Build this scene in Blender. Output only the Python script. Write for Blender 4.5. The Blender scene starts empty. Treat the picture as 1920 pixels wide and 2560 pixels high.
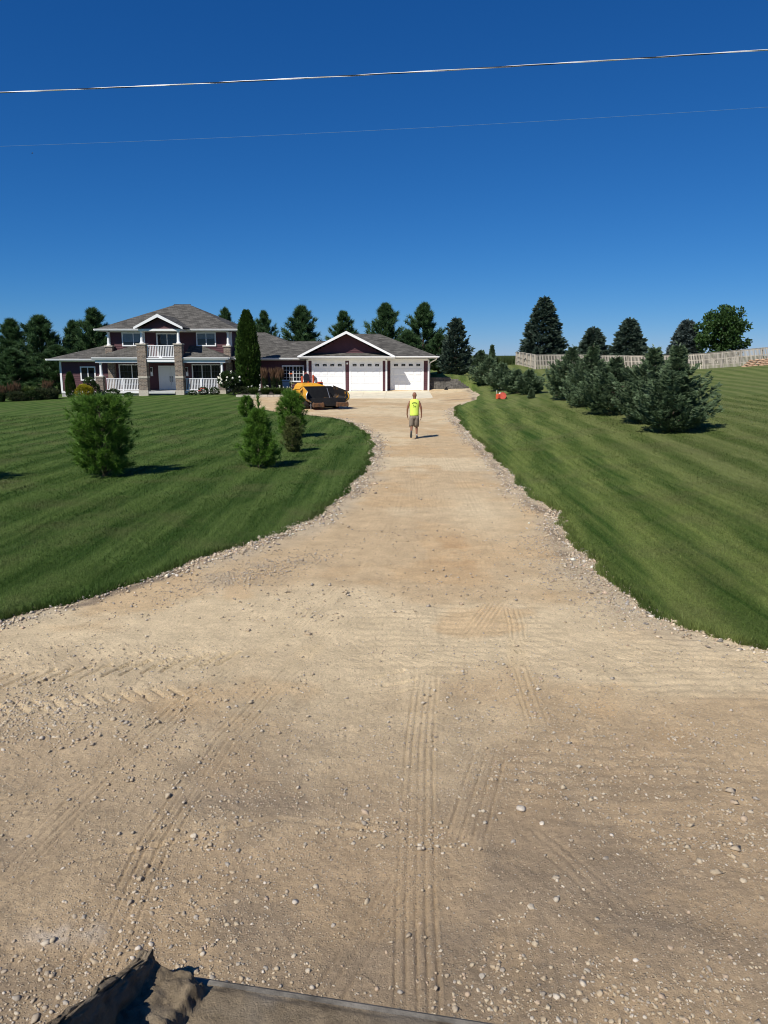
import bpy, math, random
import numpy as np
from mathutils import Vector, Matrix

S = bpy.context.scene
COL = S.collection
R = math.radians
rng = np.random.default_rng(7)
random.seed(7)

# ------------------------------------------------------------------ camera, sky, sun, exposure
CAM_H = 3.18
cd = bpy.data.cameras.new('camera')
cd.sensor_fit = 'HORIZONTAL'
cd.sensor_width = 36.0
cd.lens = 36.0 * 1923.0 / 1920.0
cd.clip_start = 0.05
cd.clip_end = 6000
cam = bpy.data.objects.new('camera', cd)
COL.objects.link(cam)
cam.location = (0, 0, CAM_H)
cam.rotation_euler = (R(90) - math.atan(393 / 1923), 0, 0)
S.camera = cam

SUN_EL, SUN_AZ = R(47), R(38)          # azimuth the light travels towards, right of +Y
sd = Vector((math.sin(SUN_AZ) * math.cos(SUN_EL), math.cos(SUN_AZ) * math.cos(SUN_EL), -math.sin(SUN_EL)))
w = bpy.data.worlds.new('World')
S.world = w
w.use_nodes = True
wn = w.node_tree
sky = wn.nodes.new('ShaderNodeTexSky')
sky.sky_type = 'NISHITA'
sky.sun_disc = False
sky.sun_elevation = SUN_EL
sky.sun_rotation = math.atan2(-sd.x, -sd.y)
sky.altitude = 3000
sky.air_density = 1.0
sky.dust_density = 0.0
sky.ozone_density = 10.0
bg = wn.nodes['Background']
bg.inputs['Strength'].default_value = 0.1
# the camera's rendition of the whole sky: a deeper, more saturated blue
sep = wn.nodes.new('ShaderNodeSeparateColor'); cmb = wn.nodes.new('ShaderNodeCombineColor')
wn.links.new(sky.outputs[0], sep.inputs[0])
for i, (gain, power) in enumerate(((0.2257, 1.45), (0.6545, 0.946), (1.263, 0.76))):
    pw = wn.nodes.new('ShaderNodeMath'); pw.operation = 'POWER'; pw.inputs[1].default_value = power
    ml = wn.nodes.new('ShaderNodeMath'); ml.operation = 'MULTIPLY'; ml.inputs[1].default_value = gain
    wn.links.new(sep.outputs[i], pw.inputs[0]); wn.links.new(pw.outputs[0], ml.inputs[0]); wn.links.new(ml.outputs[0], cmb.inputs[i])
wn.links.new(cmb.outputs[0], bg.inputs[0])
sl = bpy.data.lights.new('sun', 'SUN')
sl.energy = 5.0
sl.angle = R(0.53)
sl.color = (1.0, 0.955, 0.88)
so = bpy.data.objects.new('sun', sl)
COL.objects.link(so)
so.rotation_euler = sd.to_track_quat('-Z', 'Y').to_euler()
so.location = (-20, -30, 60)
S.view_settings.view_transform = 'Standard'
S.view_settings.look = 'None'
S.view_settings.gamma = 1
S.view_settings.exposure = 0.0
S.render.engine = 'CYCLES'
S.cycles.pixel_filter_type = 'BLACKMAN_HARRIS'
S.cycles.filter_width = 1.05
try:
    S.view_settings.use_curve_mapping = False
except Exception:
    pass

# ------------------------------------------------------------------ material helpers
class NT:
    def __init__(s, name):
        s.m = bpy.data.materials.new(name)
        s.m.use_nodes = True
        s.t = s.m.node_tree
        s.b = s.t.nodes['Principled BSDF']
        s.out = s.t.nodes['Material Output']
        s._pos = None
    def n(s, typ, **kw):
        d = s.t.nodes.new(typ)
        for k, v in kw.items():
            if k.startswith('i_'):
                d.inputs[k[2:].replace('_', ' ')].default_value = v
            else:
                setattr(d, k, v)
        return d
    def l(s, a, b):
        s.t.links.new(a, b)
    def pos(s):
        if s._pos is None:
            s._pos = s.n('ShaderNodeNewGeometry').outputs['Position']
        return s._pos
    def noise(s, scale, detail=4, rough=0.55, vec=None, dist=0.0):
        d = s.n('ShaderNodeTexNoise')
        d.inputs['Scale'].default_value = scale
        d.inputs['Detail'].default_value = detail
        d.inputs['Roughness'].default_value = rough
        d.inputs['Distortion'].default_value = dist
        s.l(vec if vec is not None else s.pos(), d.inputs['Vector'])
        return d.outputs['Fac']
    def mapr(s, v, a, b, c=0.0, d=1.0):
        k = s.n('ShaderNodeMapRange')
        s.l(v, k.inputs[0])
        for i, x in enumerate((a, b, c, d)):
            k.inputs[1 + i].default_value = x
        return k.outputs[0]
    def mix(s, fac, a, b, blend='MIX'):
        k = s.n('ShaderNodeMix', data_type='RGBA', blend_type=blend)
        for sock, v in ((k.inputs[0], fac), (k.inputs[6], a), (k.inputs[7], b)):
            if hasattr(v, 'is_output'):
                s.l(v, sock)
            elif isinstance(v, (int, float)):
                sock.default_value = v
            else:
                sock.default_value = (*v, 1)
        return k.outputs[2]
    def math(s, op, a, b=0.0):
        k = s.n('ShaderNodeMath', operation=op)
        for i, v in enumerate((a, b)):
            if hasattr(v, 'is_output'):
                s.l(v, k.inputs[i])
            else:
                k.inputs[i].default_value = v
        return k.outputs[0]
    def color(s, c):
        if hasattr(c, 'is_output'):
            s.l(c, s.b.inputs['Base Color'])
        else:
            s.b.inputs['Base Color'].default_value = (*c, 1)
    def bump(s, h, strength=0.5, dist=0.02, normal=None):
        k = s.n('ShaderNodeBump')
        k.inputs['Strength'].default_value = strength
        k.inputs['Distance'].default_value = dist
        s.l(h, k.inputs['Height'])
        if normal is not None:
            s.l(normal, k.inputs['Normal'])
        s.l(k.outputs[0], s.b.inputs['Normal'])
        return k.outputs[0]
    def rough(s, v):
        s.b.inputs['Roughness'].default_value = v
    def spec(s, v):
        s.b.inputs['Specular IOR Level'].default_value = v

def plain(name, c, rough=0.6, metal=0.0, var=0.12, scale=6.0, spec=0.4, bump=0.0):
    k = NT(name)
    n1 = k.noise(scale, 5, 0.6)
    d = tuple(x * (1 - var) for x in c)
    e = tuple(min(1, x * (1 + var)) for x in c)
    k.color(k.mix(k.mapr(n1, 0.3, 0.7), d, e))
    k.rough(rough)
    k.spec(spec)
    k.b.inputs['Metallic'].default_value = metal
    if bump:
        k.bump(k.noise(scale * 8, 4), bump, 0.01)
    return k.m

M = {}
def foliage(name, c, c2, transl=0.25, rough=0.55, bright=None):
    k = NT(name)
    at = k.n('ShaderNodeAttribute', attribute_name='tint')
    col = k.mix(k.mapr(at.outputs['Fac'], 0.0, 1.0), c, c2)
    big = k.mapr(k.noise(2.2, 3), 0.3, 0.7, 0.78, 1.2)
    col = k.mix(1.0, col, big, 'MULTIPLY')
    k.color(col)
    k.rough(rough)
    k.spec(0.25)
    tr = k.n('ShaderNodeBsdfTranslucent')
    k.l(col, tr.inputs['Color'])
    mx = k.n('ShaderNodeMixShader')
    mx.inputs[0].default_value = transl
    k.l(k.b.outputs[0], mx.inputs[1])
    k.l(tr.outputs[0], mx.inputs[2])
    k.l(mx.outputs[0], k.out.inputs[0])
    return k.m

M['white'] = plain('white_paint', (0.86, 0.86, 0.85), 0.45, var=0.03, scale=2)
M['pvc'] = plain('white_vinyl', (0.88, 0.88, 0.88), 0.4, var=0.02, scale=2)
M['soffit'] = plain('soffit_white', (0.72, 0.72, 0.72), 0.6, var=0.03)
M['maroon'] = plain('maroon_siding', (0.094, 0.034, 0.041), 0.6, var=0.12, scale=3)
M['porchfloor'] = plain('porch_floor_paint', (0.55, 0.55, 0.53), 0.6, var=0.06)
M['concrete'] = plain('pale_concrete', (0.70, 0.63, 0.465), 0.85, var=0.12, scale=1.3, bump=0.15)
M['foundation'] = plain('foundation_concrete', (0.42, 0.41, 0.39), 0.9, var=0.15, scale=3, bump=0.2)
M['capstone'] = plain('limestone_cap', (0.50, 0.45, 0.37), 0.85, var=0.15, scale=8, bump=0.3)
M['black'] = plain('black_iron', (0.02, 0.02, 0.022), 0.5, var=0.2)
M['rubber'] = plain('black_rubber', (0.025, 0.025, 0.026), 0.85, var=0.25, scale=10)
M['seatvinyl'] = plain('seat_vinyl', (0.02, 0.02, 0.024), 0.45, var=0.2)
M['steel'] = plain('worn_steel', (0.30, 0.31, 0.33), 0.4, metal=0.7, var=0.3, scale=12)
M['greyplastic'] = plain('grey_plastic', (0.30, 0.31, 0.32), 0.5, var=0.1)
M['bark'] = plain('bark', (0.11, 0.085, 0.06), 0.9, var=0.35, scale=20, bump=0.5)
M['palebark'] = plain('pale_bark', (0.36, 0.32, 0.27), 0.9, var=0.2, scale=20, bump=0.4)
M['blueplastic'] = plain('blue_bin_plastic', (0.012, 0.035, 0.085), 0.4, var=0.1)
M['orange'] = plain('orange_paint', (0.62, 0.10, 0.03), 0.4, var=0.15, scale=9)
M['redpaint'] = plain('red_orange_paint', (0.50, 0.075, 0.04), 0.45, var=0.2, scale=9)
M['glassdark'] = NT('window_glass').m
_k = M['glassdark'].node_tree.nodes['Principled BSDF']
_k.inputs['Base Color'].default_value = (0.010, 0.013, 0.017, 1)
_k.inputs['Roughness'].default_value = 0.04
M['curtain'] = plain('window_blind', (0.17, 0.21, 0.24), 0.35, var=0.15, scale=4, spec=0.6)

# yellow machine paint with dirt and rust
k = NT('yellow_machine_paint')
g = k.mapr(k.noise(5, 6, 0.65), 0.56, 0.72)
k.color(k.mix(g, (0.74, 0.365, 0.025), (0.16, 0.07, 0.02)))
k.rough(0.42)
M['yellow'] = k.m
k = NT('asphalt_caked_steel')
g = k.mapr(k.noise(4, 6, 0.65), 0.45, 0.75)
k.color(k.mix(g, (0.004, 0.004, 0.005), (0.014, 0.013, 0.013)))
k.rough(0.75)
k.bump(k.noise(30, 4), 0.5, 0.02)
M['tar'] = k.m
k = NT('rusty_steel')
g = k.mapr(k.noise(7, 6, 0.65), 0.35, 0.7)
k.color(k.mix(g, (0.05, 0.03, 0.022), (0.22, 0.10, 0.035)))
k.rough(0.8)
M['rust'] = k.m
k = NT('paint_worn_to_tar')
g = k.mapr(k.noise(2.6, 6, 0.65), 0.57, 0.66)
k.color(k.mix(g, (0.015, 0.013, 0.013), (0.42, 0.19, 0.02)))
k.rough(0.6)
M['yellowtar'] = k.m

# brick
k = NT('tan_brick')
sp = k.n('ShaderNodeSeparateXYZ'); k.l(k.pos(), sp.inputs[0])
cb = k.n('ShaderNodeCombineXYZ')
k.l(k.math('ADD', sp.outputs[0], sp.outputs[1]), cb.inputs[0]); k.l(sp.outputs[2], cb.inputs[1])
br = k.n('ShaderNodeTexBrick')
k.l(cb.outputs[0], br.inputs['Vector'])
br.inputs['Scale'].default_value = 1.0
br.inputs['Brick Width'].default_value = 0.26
br.inputs['Row Height'].default_value = 0.10
br.inputs['Mortar Size'].default_value = 0.012
br.inputs['Color1'].default_value = (0.205, 0.160, 0.120, 1)
br.inputs['Color2'].default_value = (0.080, 0.066, 0.055, 1)
br.inputs['Mortar'].default_value = (0.25, 0.23, 0.205, 1)
k.color(k.mix(k.mapr(k.noise(9, 4), 0.3, 0.7), br.outputs[0], k.mix(1.0, br.outputs[0], (1.5, 1.4, 1.3), 'MULTIPLY')))
k.rough(0.9)
k.bump(br.outputs[1], -0.6, 0.02)
M['brick'] = k.m

# roof shingles
k = NT('roof_shingles')
sp = k.n('ShaderNodeSeparateXYZ'); k.l(k.pos(), sp.inputs[0])
cb = k.n('ShaderNodeCombineXYZ')
k.l(k.math('ADD', sp.outputs[0], k.math('MULTIPLY', sp.outputs[1], 0.35)), cb.inputs[0])
k.l(k.math('MULTIPLY', sp.outputs[2], 2.75), cb.inputs[1])
br = k.n('ShaderNodeTexBrick')
k.l(cb.outputs[0], br.inputs['Vector'])
br.inputs['Scale'].default_value = 1.0
br.inputs['Brick Width'].default_value = 0.42
br.inputs['Row Height'].default_value = 0.16
br.inputs['Mortar Size'].default_value = 0.010
br.inputs['Color1'].default_value = (0.150, 0.142, 0.126, 1)
br.inputs['Color2'].default_value = (0.070, 0.067, 0.060, 1)
br.inputs['Mortar'].default_value = (0.05, 0.045, 0.04, 1)
st = k.n('ShaderNodeMapping'); st.inputs['Scale'].default_value = (1.3, 1.3, 6.5); k.l(k.pos(), st.inputs[0])
g = k.mapr(k.noise(1.6, 5, 0.7, st.outputs[0]), 0.3, 0.72, 0.62, 1.35)
k.color(k.mix(1.0, br.outputs[0], g, 'MULTIPLY'))
k.rough(0.95)
k.spec(0.15)
k.bump(br.outputs[1], -0.5, 0.02)
M['shingle'] = k.m

# weathered cedar
k = NT('weathered_cedar')
st = k.n('ShaderNodeMapping'); st.inputs['Scale'].default_value = (14, 14, 0.8); k.l(k.pos(), st.inputs[0])
oi = k.n('ShaderNodeObjectInfo')
c = k.mix(k.mapr(k.noise(1.0, 5, 0.6, st.outputs[0]), 0.3, 0.7), (0.38, 0.335, 0.27), (0.64, 0.57, 0.48))
c = k.mix(1.0, c, k.mapr(oi.outputs['Random'], 0, 1, 0.75, 1.2), 'MULTIPLY')
k.color(c)
k.rough(0.9)
M['cedar'] = k.m

# segmental wall block
k = NT('grey_wall_block')
oi = k.n('ShaderNodeObjectInfo')
c = k.mix(k.mapr(k.noise(7, 5), 0.3, 0.7), (0.080, 0.076, 0.068), (0.165, 0.152, 0.130))
k.color(k.mix(1.0, c, k.mapr(oi.outputs['Random'], 0, 1, 0.75, 1.25), 'MULTIPLY'))
k.rough(0.95)
k.bump(k.noise(40, 4), 0.7, 0.02)
M['block'] = k.m
k = NT('tan_stone')
oi = k.n('ShaderNodeObjectInfo')
c = k.mix(k.mapr(k.noise(5, 5), 0.3, 0.7), (0.34, 0.20, 0.12), (0.52, 0.36, 0.23))
k.color(k.mix(1.0, c, k.mapr(oi.outputs['Random'], 0, 1, 0.75, 1.15), 'MULTIPLY'))
k.rough(0.9)
M['tanstone'] = k.m

# ------------------------------------------------------------------ mesh helpers
def tag(o, label=None, cat=None, group=None, kind=None):
    if label: o['label'] = label
    if cat: o['category'] = cat
    if group: o['group'] = group
    if kind: o['kind'] = kind
    return o

def link(name, me, parent=None, local=False):
    o = bpy.data.objects.new(name, me)
    COL.objects.link(o)
    if parent is not None:
        o.parent = parent
        if not local and parent.parent is None and parent.type == 'EMPTY':
            o.matrix_parent_inverse = Matrix.Translation(-parent.location)
    return o

def empty(name, loc, rz=0.0):
    o = bpy.data.objects.new(name, None)
    COL.objects.link(o)
    o.location = loc
    o.rotation_euler = (0, 0, rz)
    o.empty_display_size = 0.3
    return o

def mesh_np(name, V, F, mat, smooth=False, tint=None, col=None):
    """V (n,3) float, F (m,3) or (m,4) int"""
    V = np.asarray(V, np.float32); F = np.asarray(F, np.int32)
    me = bpy.data.meshes.new(name)
    k = F.shape[1]
    me.vertices.add(len(V)); me.vertices.foreach_set('co', V.ravel())
    me.loops.add(F.size); me.loops.foreach_set('vertex_index', F.ravel())
    me.polygons.add(len(F))
    me.polygons.foreach_set('loop_start', np.arange(0, F.size, k, dtype=np.int32))
    me.polygons.foreach_set('loop_total', np.full(len(F), k, np.int32))
    if smooth:
        me.polygons.foreach_set('use_smooth', np.ones(len(F), bool))
    me.update(calc_edges=True)
    if tint is not None:
        a = me.attributes.new('tint', 'FLOAT', 'POINT'); a.data.foreach_set('value', np.asarray(tint, np.float32))
    if col is not None:
        a = me.attributes.new('Col', 'FLOAT_COLOR', 'POINT')
        c4 = np.ones((len(V), 4), np.float32); c4[:, :3] = col
        a.data.foreach_set('color', c4.ravel())
    if mat is not None:
        me.materials.append(mat)
    return me

class MB:
    """collects boxes, prisms and tubes into one mesh"""
    def __init__(s): s.v = []; s.f = []
    def box(s, x0, x1, y0, y1, z0, z1):
        b = len(s.v)
        s.v += [(x0, y0, z0), (x1, y0, z0), (x1, y1, z0), (x0, y1, z0), (x0, y0, z1), (x1, y0, z1), (x1, y1, z1), (x0, y1, z1)]
        s.f += [tuple(b + i for i in q) for q in ((0, 3, 2, 1), (4, 5, 6, 7), (0, 1, 5, 4), (1, 2, 6, 5), (2, 3, 7, 6), (3, 0, 4, 7))]
        return s
    def cbox(s, x0, x1, y0, y1, z0, z1, c=0.02):
        """box with chamfered vertical and top edges"""
        b = len(s.v)
        ring = [(x0 + c, y0), (x1 - c, y0), (x1, y0 + c), (x1, y1 - c), (x1 - c, y1), (x0 + c, y1), (x0, y1 - c), (x0, y0 + c)]
        cx, cy = (x0 + x1) / 2, (y0 + y1) / 2
        sx = 1 - 2 * c / max(1e-6, (x1 - x0)); sy = 1 - 2 * c / max(1e-6, (y1 - y0))
        top = [(cx + (x - cx) * sx, cy + (y - cy) * sy) for x, y in ring]
        for r, z in ((ring, z0), (ring, z1 - c), (top, z1)):
            s.v += [(x, y, z) for x, y in r]
        for k in (0, 8):
            for i in range(8):
                j = (i + 1) % 8
                s.f.append((b + k + i, b + k + j, b + k + 8 + j, b + k + 8 + i))
        s.f.append(tuple(b + 16 + i for i in range(8)))
        s.f.append(tuple(b + i for i in reversed(range(8))))
        return s
    def poly(s, pts):
        b = len(s.v); s.v += [tuple(p) for p in pts]; s.f.append(tuple(range(b, b + len(pts)))); return s
    def slab(s, pts, d):
        """polygon extruded by vector d (closed)"""
        b = len(s.v); n = len(pts); d = Vector(d)
        s.v += [tuple(p) for p in pts] + [tuple(Vector(p) + d) for p in pts]
        s.f.append(tuple(range(b, b + n))); s.f.append(tuple(reversed(range(b + n, b + 2 * n))))
        for i in range(n):
            j = (i + 1) % n
            s.f.append((b + i, b + n + i, b + n + j, b + j))
        return s
    def tube(s, pts, rad, n=8, caps=True):
        pts = [Vector(p) for p in pts]
        rr = rad if hasattr(rad, '__len__') else [rad] * len(pts)
        b0 = len(s.v); prev = None
        for i, p in enumerate(pts):
            t = (pts[min(i + 1, len(pts) - 1)] - pts[max(i - 1, 0)])
            t.normalize()
            a = Vector((0, 0, 1)) if abs(t.z) < 0.95 else Vector((1, 0, 0))
            u = t.cross(a).normalized() if prev is None else (prev - t * prev.dot(t)).normalized()
            prev = u
            v = t.cross(u)
            for k in range(n):
                an = 2 * math.pi * k / n
                s.v.append(tuple(p + (u * math.cos(an) + v * math.sin(an)) * rr[i]))
        for i in range(len(pts) - 1):
            for k in range(n):
                a = b0 + i * n + k; c = b0 + i * n + (k + 1) % n
                s.f.append((a, c, c + n, a + n))
        if caps:
            s.f.append(tuple(b0 + k for k in reversed(range(n))))
            e = b0 + (len(pts) - 1) * n
            s.f.append(tuple(e + k for k in range(n)))
        return s
    def rings(s, rings, caps=True):
        """loft a list of equal-length point rings"""
        b0 = len(s.v); n = len(rings[0])
        for r in rings: s.v += [tuple(p) for p in r]
        for i in range(len(rings) - 1):
            for k in range(n):
                a = b0 + i * n + k; c = b0 + i * n + (k + 1) % n
                s.f.append((a, c, c + n, a + n))
        if caps:
            s.f.append(tuple(b0 + k for k in reversed(range(n))))
            e = b0 + (len(rings) - 1) * n
            s.f.append(tuple(e + k for k in range(n)))
        return s
    def lathe(s, cx, cy, prof, n=12):
        return s.rings([[(cx + r * math.cos(2 * math.pi * k / n), cy + r * math.sin(2 * math.pi * k / n), z) for k in range(n)] for r, z in prof])
    def mesh(s, name, mat, smooth=False):
        me = bpy.data.meshes.new(name)
        me.from_pydata(s.v, [], s.f)
        import bmesh
        bm = bmesh.new(); bm.from_mesh(me)
        bmesh.ops.recalc_face_normals(bm, faces=bm.faces)
        bm.to_mesh(me); bm.free()
        if smooth:
            for p in me.polygons: p.use_smooth = True
        if mat: me.materials.append(mat)
        return me
    def build(s, name, mat, parent=None, local=False, smooth=False):
        return link(name, s.mesh(name, mat, smooth), parent, local)

def bx(name, mat, parent, x0, x1, y0, y1, z0, z1, local=False):
    return MB().box(x0, x1, y0, y1, z0, z1).build(name, mat, parent, local)

# ------------------------------------------------------------------ numpy noise
def _hash(ix, iy, seed):
    h = (ix.astype(np.int64) * 374761393 + iy.astype(np.int64) * 668265263 + seed * 1442695041) & 0x7fffffff
    h = ((h ^ (h >> 13)) * 1274126177) & 0x7fffffff
    h = (h ^ (h >> 16)) & 0xffff
    return h / 65535.0
def vnoise(x, y, seed=0):
    ix = np.floor(x); iy = np.floor(y)
    fx = x - ix; fy = y - iy
    fx = fx * fx * fx * (fx * (fx * 6 - 15) + 10); fy = fy * fy * fy * (fy * (fy * 6 - 15) + 10)
    a = _hash(ix, iy, seed); b = _hash(ix + 1, iy, seed); c = _hash(ix, iy + 1, seed); d = _hash(ix + 1, iy + 1, seed)
    return (a + (b - a) * fx) * (1 - fy) + (c + (d - c) * fx) * fy
def fbm(x, y, scale, octv=4, seed=0, gain=0.5):
    t = 0; a = 1.0; n = 0.0
    for i in range(octv):
        t = t + a * vnoise(x * scale + 17.3 * i, y * scale - 9.1 * i, seed + i * 31); n += a
        a *= gain; scale *= 2.03
    return t / n
def sstep(a, b, x):
    t = np.clip((x - a) / (b - a), 0, 1)
    return t * t * (3 - 2 * t)

# ------------------------------------------------------------------ terrain height
CP = np.array([
    (0, -20, 0), (-20, -20, 0), (20, -20, 0), (0, 3, 0), (-6, 3, 0), (6, 3, 0), (-20, 5, -.05), (20, 5, .3),
    (0, 10, 0), (0, 20, 0), (1.5, 30, 0), (1.5, 40, 0), (0, 50, 0), (-5, 50, 0), (4, 50, 0.02), (0, 57, 0), (-6, 57, 0.02), (3.5, 57, .03), (-5, 64.8, .19), (3.5, 65.4, .17), (0, 64.8, .19),
    (-3, 14, 0), (-8, 20, 0), (-3.5, 26, 0), (-7, 40, 0), (-9, 52, 0.02), (-10.5, 58.5, 0.0), (-16, 60, -.08), (-18, 63, -.1), (-24, 62, -.25), (-28, 63, -.38), (-36, 62, -.7), (-18, 45, -.05), (-30, 40, -.4), (-20, 25, -.15), (-14, 12, -.08), (-45, 80, -1.0), (-30, 80, -.5), (-12, 80, .3),
    (3.6, 12, 0.0), (3.6, 20, 0.0), (3.6, 30, 0.02), (6, 15, .16), (6, 25, .2), (10.5, 27, .58), (10.5, 34, .6), (10.7, 44, .62), (7, 45, .36), (6.4, 53.5, .14), (7.6, 50, .40), (8.9, 52, .55), (9.3, 60, .64), (7.4, 64, .26), (7.5, 66.2, .32), (9.5, 66, .72),
    (10, 83, 1.05), (10, 74, .95), (6, 71, 1.35), (4, 74, 1.4), (16.2, 84, 1.64), (16.1, 95, 1.97), (26.5, 85, 1.53), (31.8, 78, 1.76), (33.6, 70, 2.25), (36, 66, 2.5), (22, 60, 1.15), (20, 40, .95), (30, 40, 1.5), (20, 22, .85), (17, 12, .7), (45, 55, 2.5), (40, 90, 2.2), (25, 105, 1.6), (10, 105, 1.6), (-10, 105, .8), (45, 115, 1.9), (-40, 110, -.5),
], float)
def _tps_fit(cp, lam=0.02):
    n = len(cp); X = cp[:, :2] / 30
    d = np.linalg.norm(X[:, None] - X[None], axis=2)
    K = np.where(d > 0, d * d * np.log(d + 1e-12), 0) + lam * np.eye(n)
    Pm = np.c_[np.ones(n), X]
    A = np.block([[K, Pm], [Pm.T, np.zeros((3, 3))]])
    return np.linalg.solve(A, np.r_[cp[:, 2], 0, 0, 0]), X
_W, _X = _tps_fit(CP, 0.004)
def T(x, y):
    x = np.asarray(x, float); y = np.asarray(y, float)
    shp = np.broadcast(x, y).shape
    xc = np.clip(np.broadcast_to(x, shp).ravel(), -45, 46); yc = np.clip(np.broadcast_to(y, shp).ravel(), -18, 115)
    q = np.c_[xc, yc] / 30
    out = np.full(len(q), _W[-3]) + q @ _W[-2:]
    for i in range(len(_X)):
        r2 = ((q - _X[i]) ** 2).sum(1)
        out += _W[i] * 0.5 * r2 * np.log(r2 + 1e-12)
    # the drive itself is graded level
    xr = np.interp(yc, RE_Y, RE_X); xl = np.interp(yc, LE_Y, LE_X)
    inside = sstep(-0.2, 0.9, np.minimum(xr - xc, xc - xl)) * (1 - sstep(50, 56, yc))
    out = out * (1 - inside)
    # bank held by the block wall right of the garage
    st = sstep(66.45, 66.75, yc) * sstep(2, 3.2, xc) * (1 - sstep(5.4, 7.15, xc)) * (1 - sstep(70, 73, yc))
    out = out + st * np.maximum(0, 1.27 - out)
    return out.reshape(shp)
def Tz(x, y): return float(T(np.array([x]), np.array([y]))[0])

# edges between lawn and drive, x as a function of y
_L = [(-60, 3.0), (-30, 4.6), (-14, 5.6), (-8.5, 6.8), (-6.4, 7.8), (-4.93, 8.75), (-4.73, 9.03), (-4.21, 9.57), (-3.77, 10.39), (-3.11, 11.62), (-2.43, 12.66), (-1.94, 13.7), (-1.32, 15.37), (-.88, 18.1), (-.53, 21.94), (-.40, 25), (-.44, 27.78), (-.76, 31.99), (-1.52, 36.38), (-2.6, 39.64), (-4.46, 41.6), (-6.0, 43.2), (-7.6, 45.6), (-8.7, 48.6), (-9.2, 52), (-10.1, 59.0), (-10.3, 66)]
_Rr = [(60, 3.0), (30, 4.4), (12, 5.6), (8, 6.4), (5.4, 7.3), (4.22, 7.97), (3.86, 8.32), (3.59, 8.7), (3.41, 9.48), (3.29, 10.97), (3.26, 12.66), (3.39, 14.28), (3.62, 15.14), (3.44, 16.1), (3.44, 18.76), (3.48, 22.91), (3.54, 29.32), (3.63, 37.67), (3.85, 42.5), (4.26, 45.75), (5.2, 49.5), (6.34, 53.3), (6.9, 57), (7.2, 62), (7.25, 66.3), (7.2, 67), (3.9, 67.2)]
LE_X = np.array([p[0] for p in _L]); LE_Y = np.array([p[1] for p in _L])
RE_X = np.array([p[0] for p in _Rr]); RE_Y = np.array([p[1] for p in _Rr])
def wob(y, s):
    return (fbm(y, y * 0 + s, 1.1, 3, 50 + s) - .5) * 0.30 + (fbm(y, y * 0 + s, 7.0, 2, 70 + s) - .5) * 0.12
def xL(y): return np.interp(y, LE_Y, LE_X) + wob(np.asarray(y, float), 1)
def xR(y): return np.interp(y, RE_Y, RE_X) + wob(np.asarray(y, float), 2)
# ------------------------------------------------------------------ lawn, dirt and field materials
def lawn_colour(k):
    sp = k.n('ShaderNodeSeparateXYZ'); k.l(k.pos(), sp.inputs[0])
    x, y = sp.outputs[0], sp.outputs[1]
    u = k.math('MULTIPLY', k.math('SUBTRACT', x, k.math('MULTIPLY', y, 0.10)), 2 * math.pi / 1.25)
    u = k.math('ADD', u, k.math('MULTIPLY', k.noise(0.13, 4, 0.6), 10.0))
    s = k.mapr(k.math('SINE', u), -0.55, 0.55)
    # finer streaks along the mowing direction
    mp = k.n('ShaderNodeMapping'); mp.inputs['Rotation'].default_value = (0, 0, R(5.7)); mp.inputs['Scale'].default_value = (6.5, 0.14, 1)
    k.l(k.pos(), mp.inputs[0])
    st = k.mapr(k.noise(1.0, 6, 0.7, mp.outputs[0]), 0.34, 0.66)
    f = k.math('ADD', k.math('MULTIPLY', s, 0.42), k.math('MULTIPLY', st, 0.58))
    left = k.mix(f, (0.034, 0.078, 0.012), (0.128, 0.190, 0.048))
    right = k.mix(f, (0.044, 0.096, 0.016), (0.225, 0.270, 0.074))
    c = k.mix(k.mapr(x, 1.0, 3.2), left, right)
    # lusher dark green along the drive, drier up the bank
    fr = k.mapr(x, 5.5, 9.0)
    c = k.mix(fr, c, k.mix(f, (0.080, 0.122, 0.026), (0.205, 0.230, 0.080)))
    patch = k.mapr(k.noise(0.45, 6, 0.65), 0.50, 0.74, 0, 0.7)
    c = k.mix(patch, c, (0.150, 0.150, 0.062))
    return c

k = NT('mown_lawn')
c = lawn_colour(k)
mott = k.mapr(k.noise(22, 5, 0.7), 0.25, 0.75, 0.45, 1.35)
k.color(k.mix(1.0, c, mott, 'MULTIPLY'))
k.rough(0.9); k.spec(0.08)
k.bump(k.noise(35, 5, 0.75), 0.9, 0.05)
M['lawn'] = k.m

k = NT('grass_blades')
c = lawn_colour(k)
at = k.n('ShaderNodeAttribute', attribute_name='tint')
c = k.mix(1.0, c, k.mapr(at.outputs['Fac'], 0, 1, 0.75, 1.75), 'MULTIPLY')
k.color(c); k.rough(0.6); k.spec(0.2)
tr = k.n('ShaderNodeBsdfTranslucent'); k.l(c, tr.inputs['Color'])
mx = k.n('ShaderNodeMixShader'); mx.inputs[0].default_value = 0.4
k.l(k.b.outputs[0], mx.inputs[1]); k.l(tr.outputs[0], mx.inputs[2]); k.l(mx.outputs[0], k.out.inputs[0])
M['blades'] = k.m

k = NT('field_ground')
k.color(k.mix(k.mapr(k.noise(0.3, 5, 0.6), 0.3, 0.7), (0.03, 0.055, 0.016), (0.075, 0.085, 0.03)))
k.rough(0.95); k.spec(0.05)
M['field'] = k.m

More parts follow.
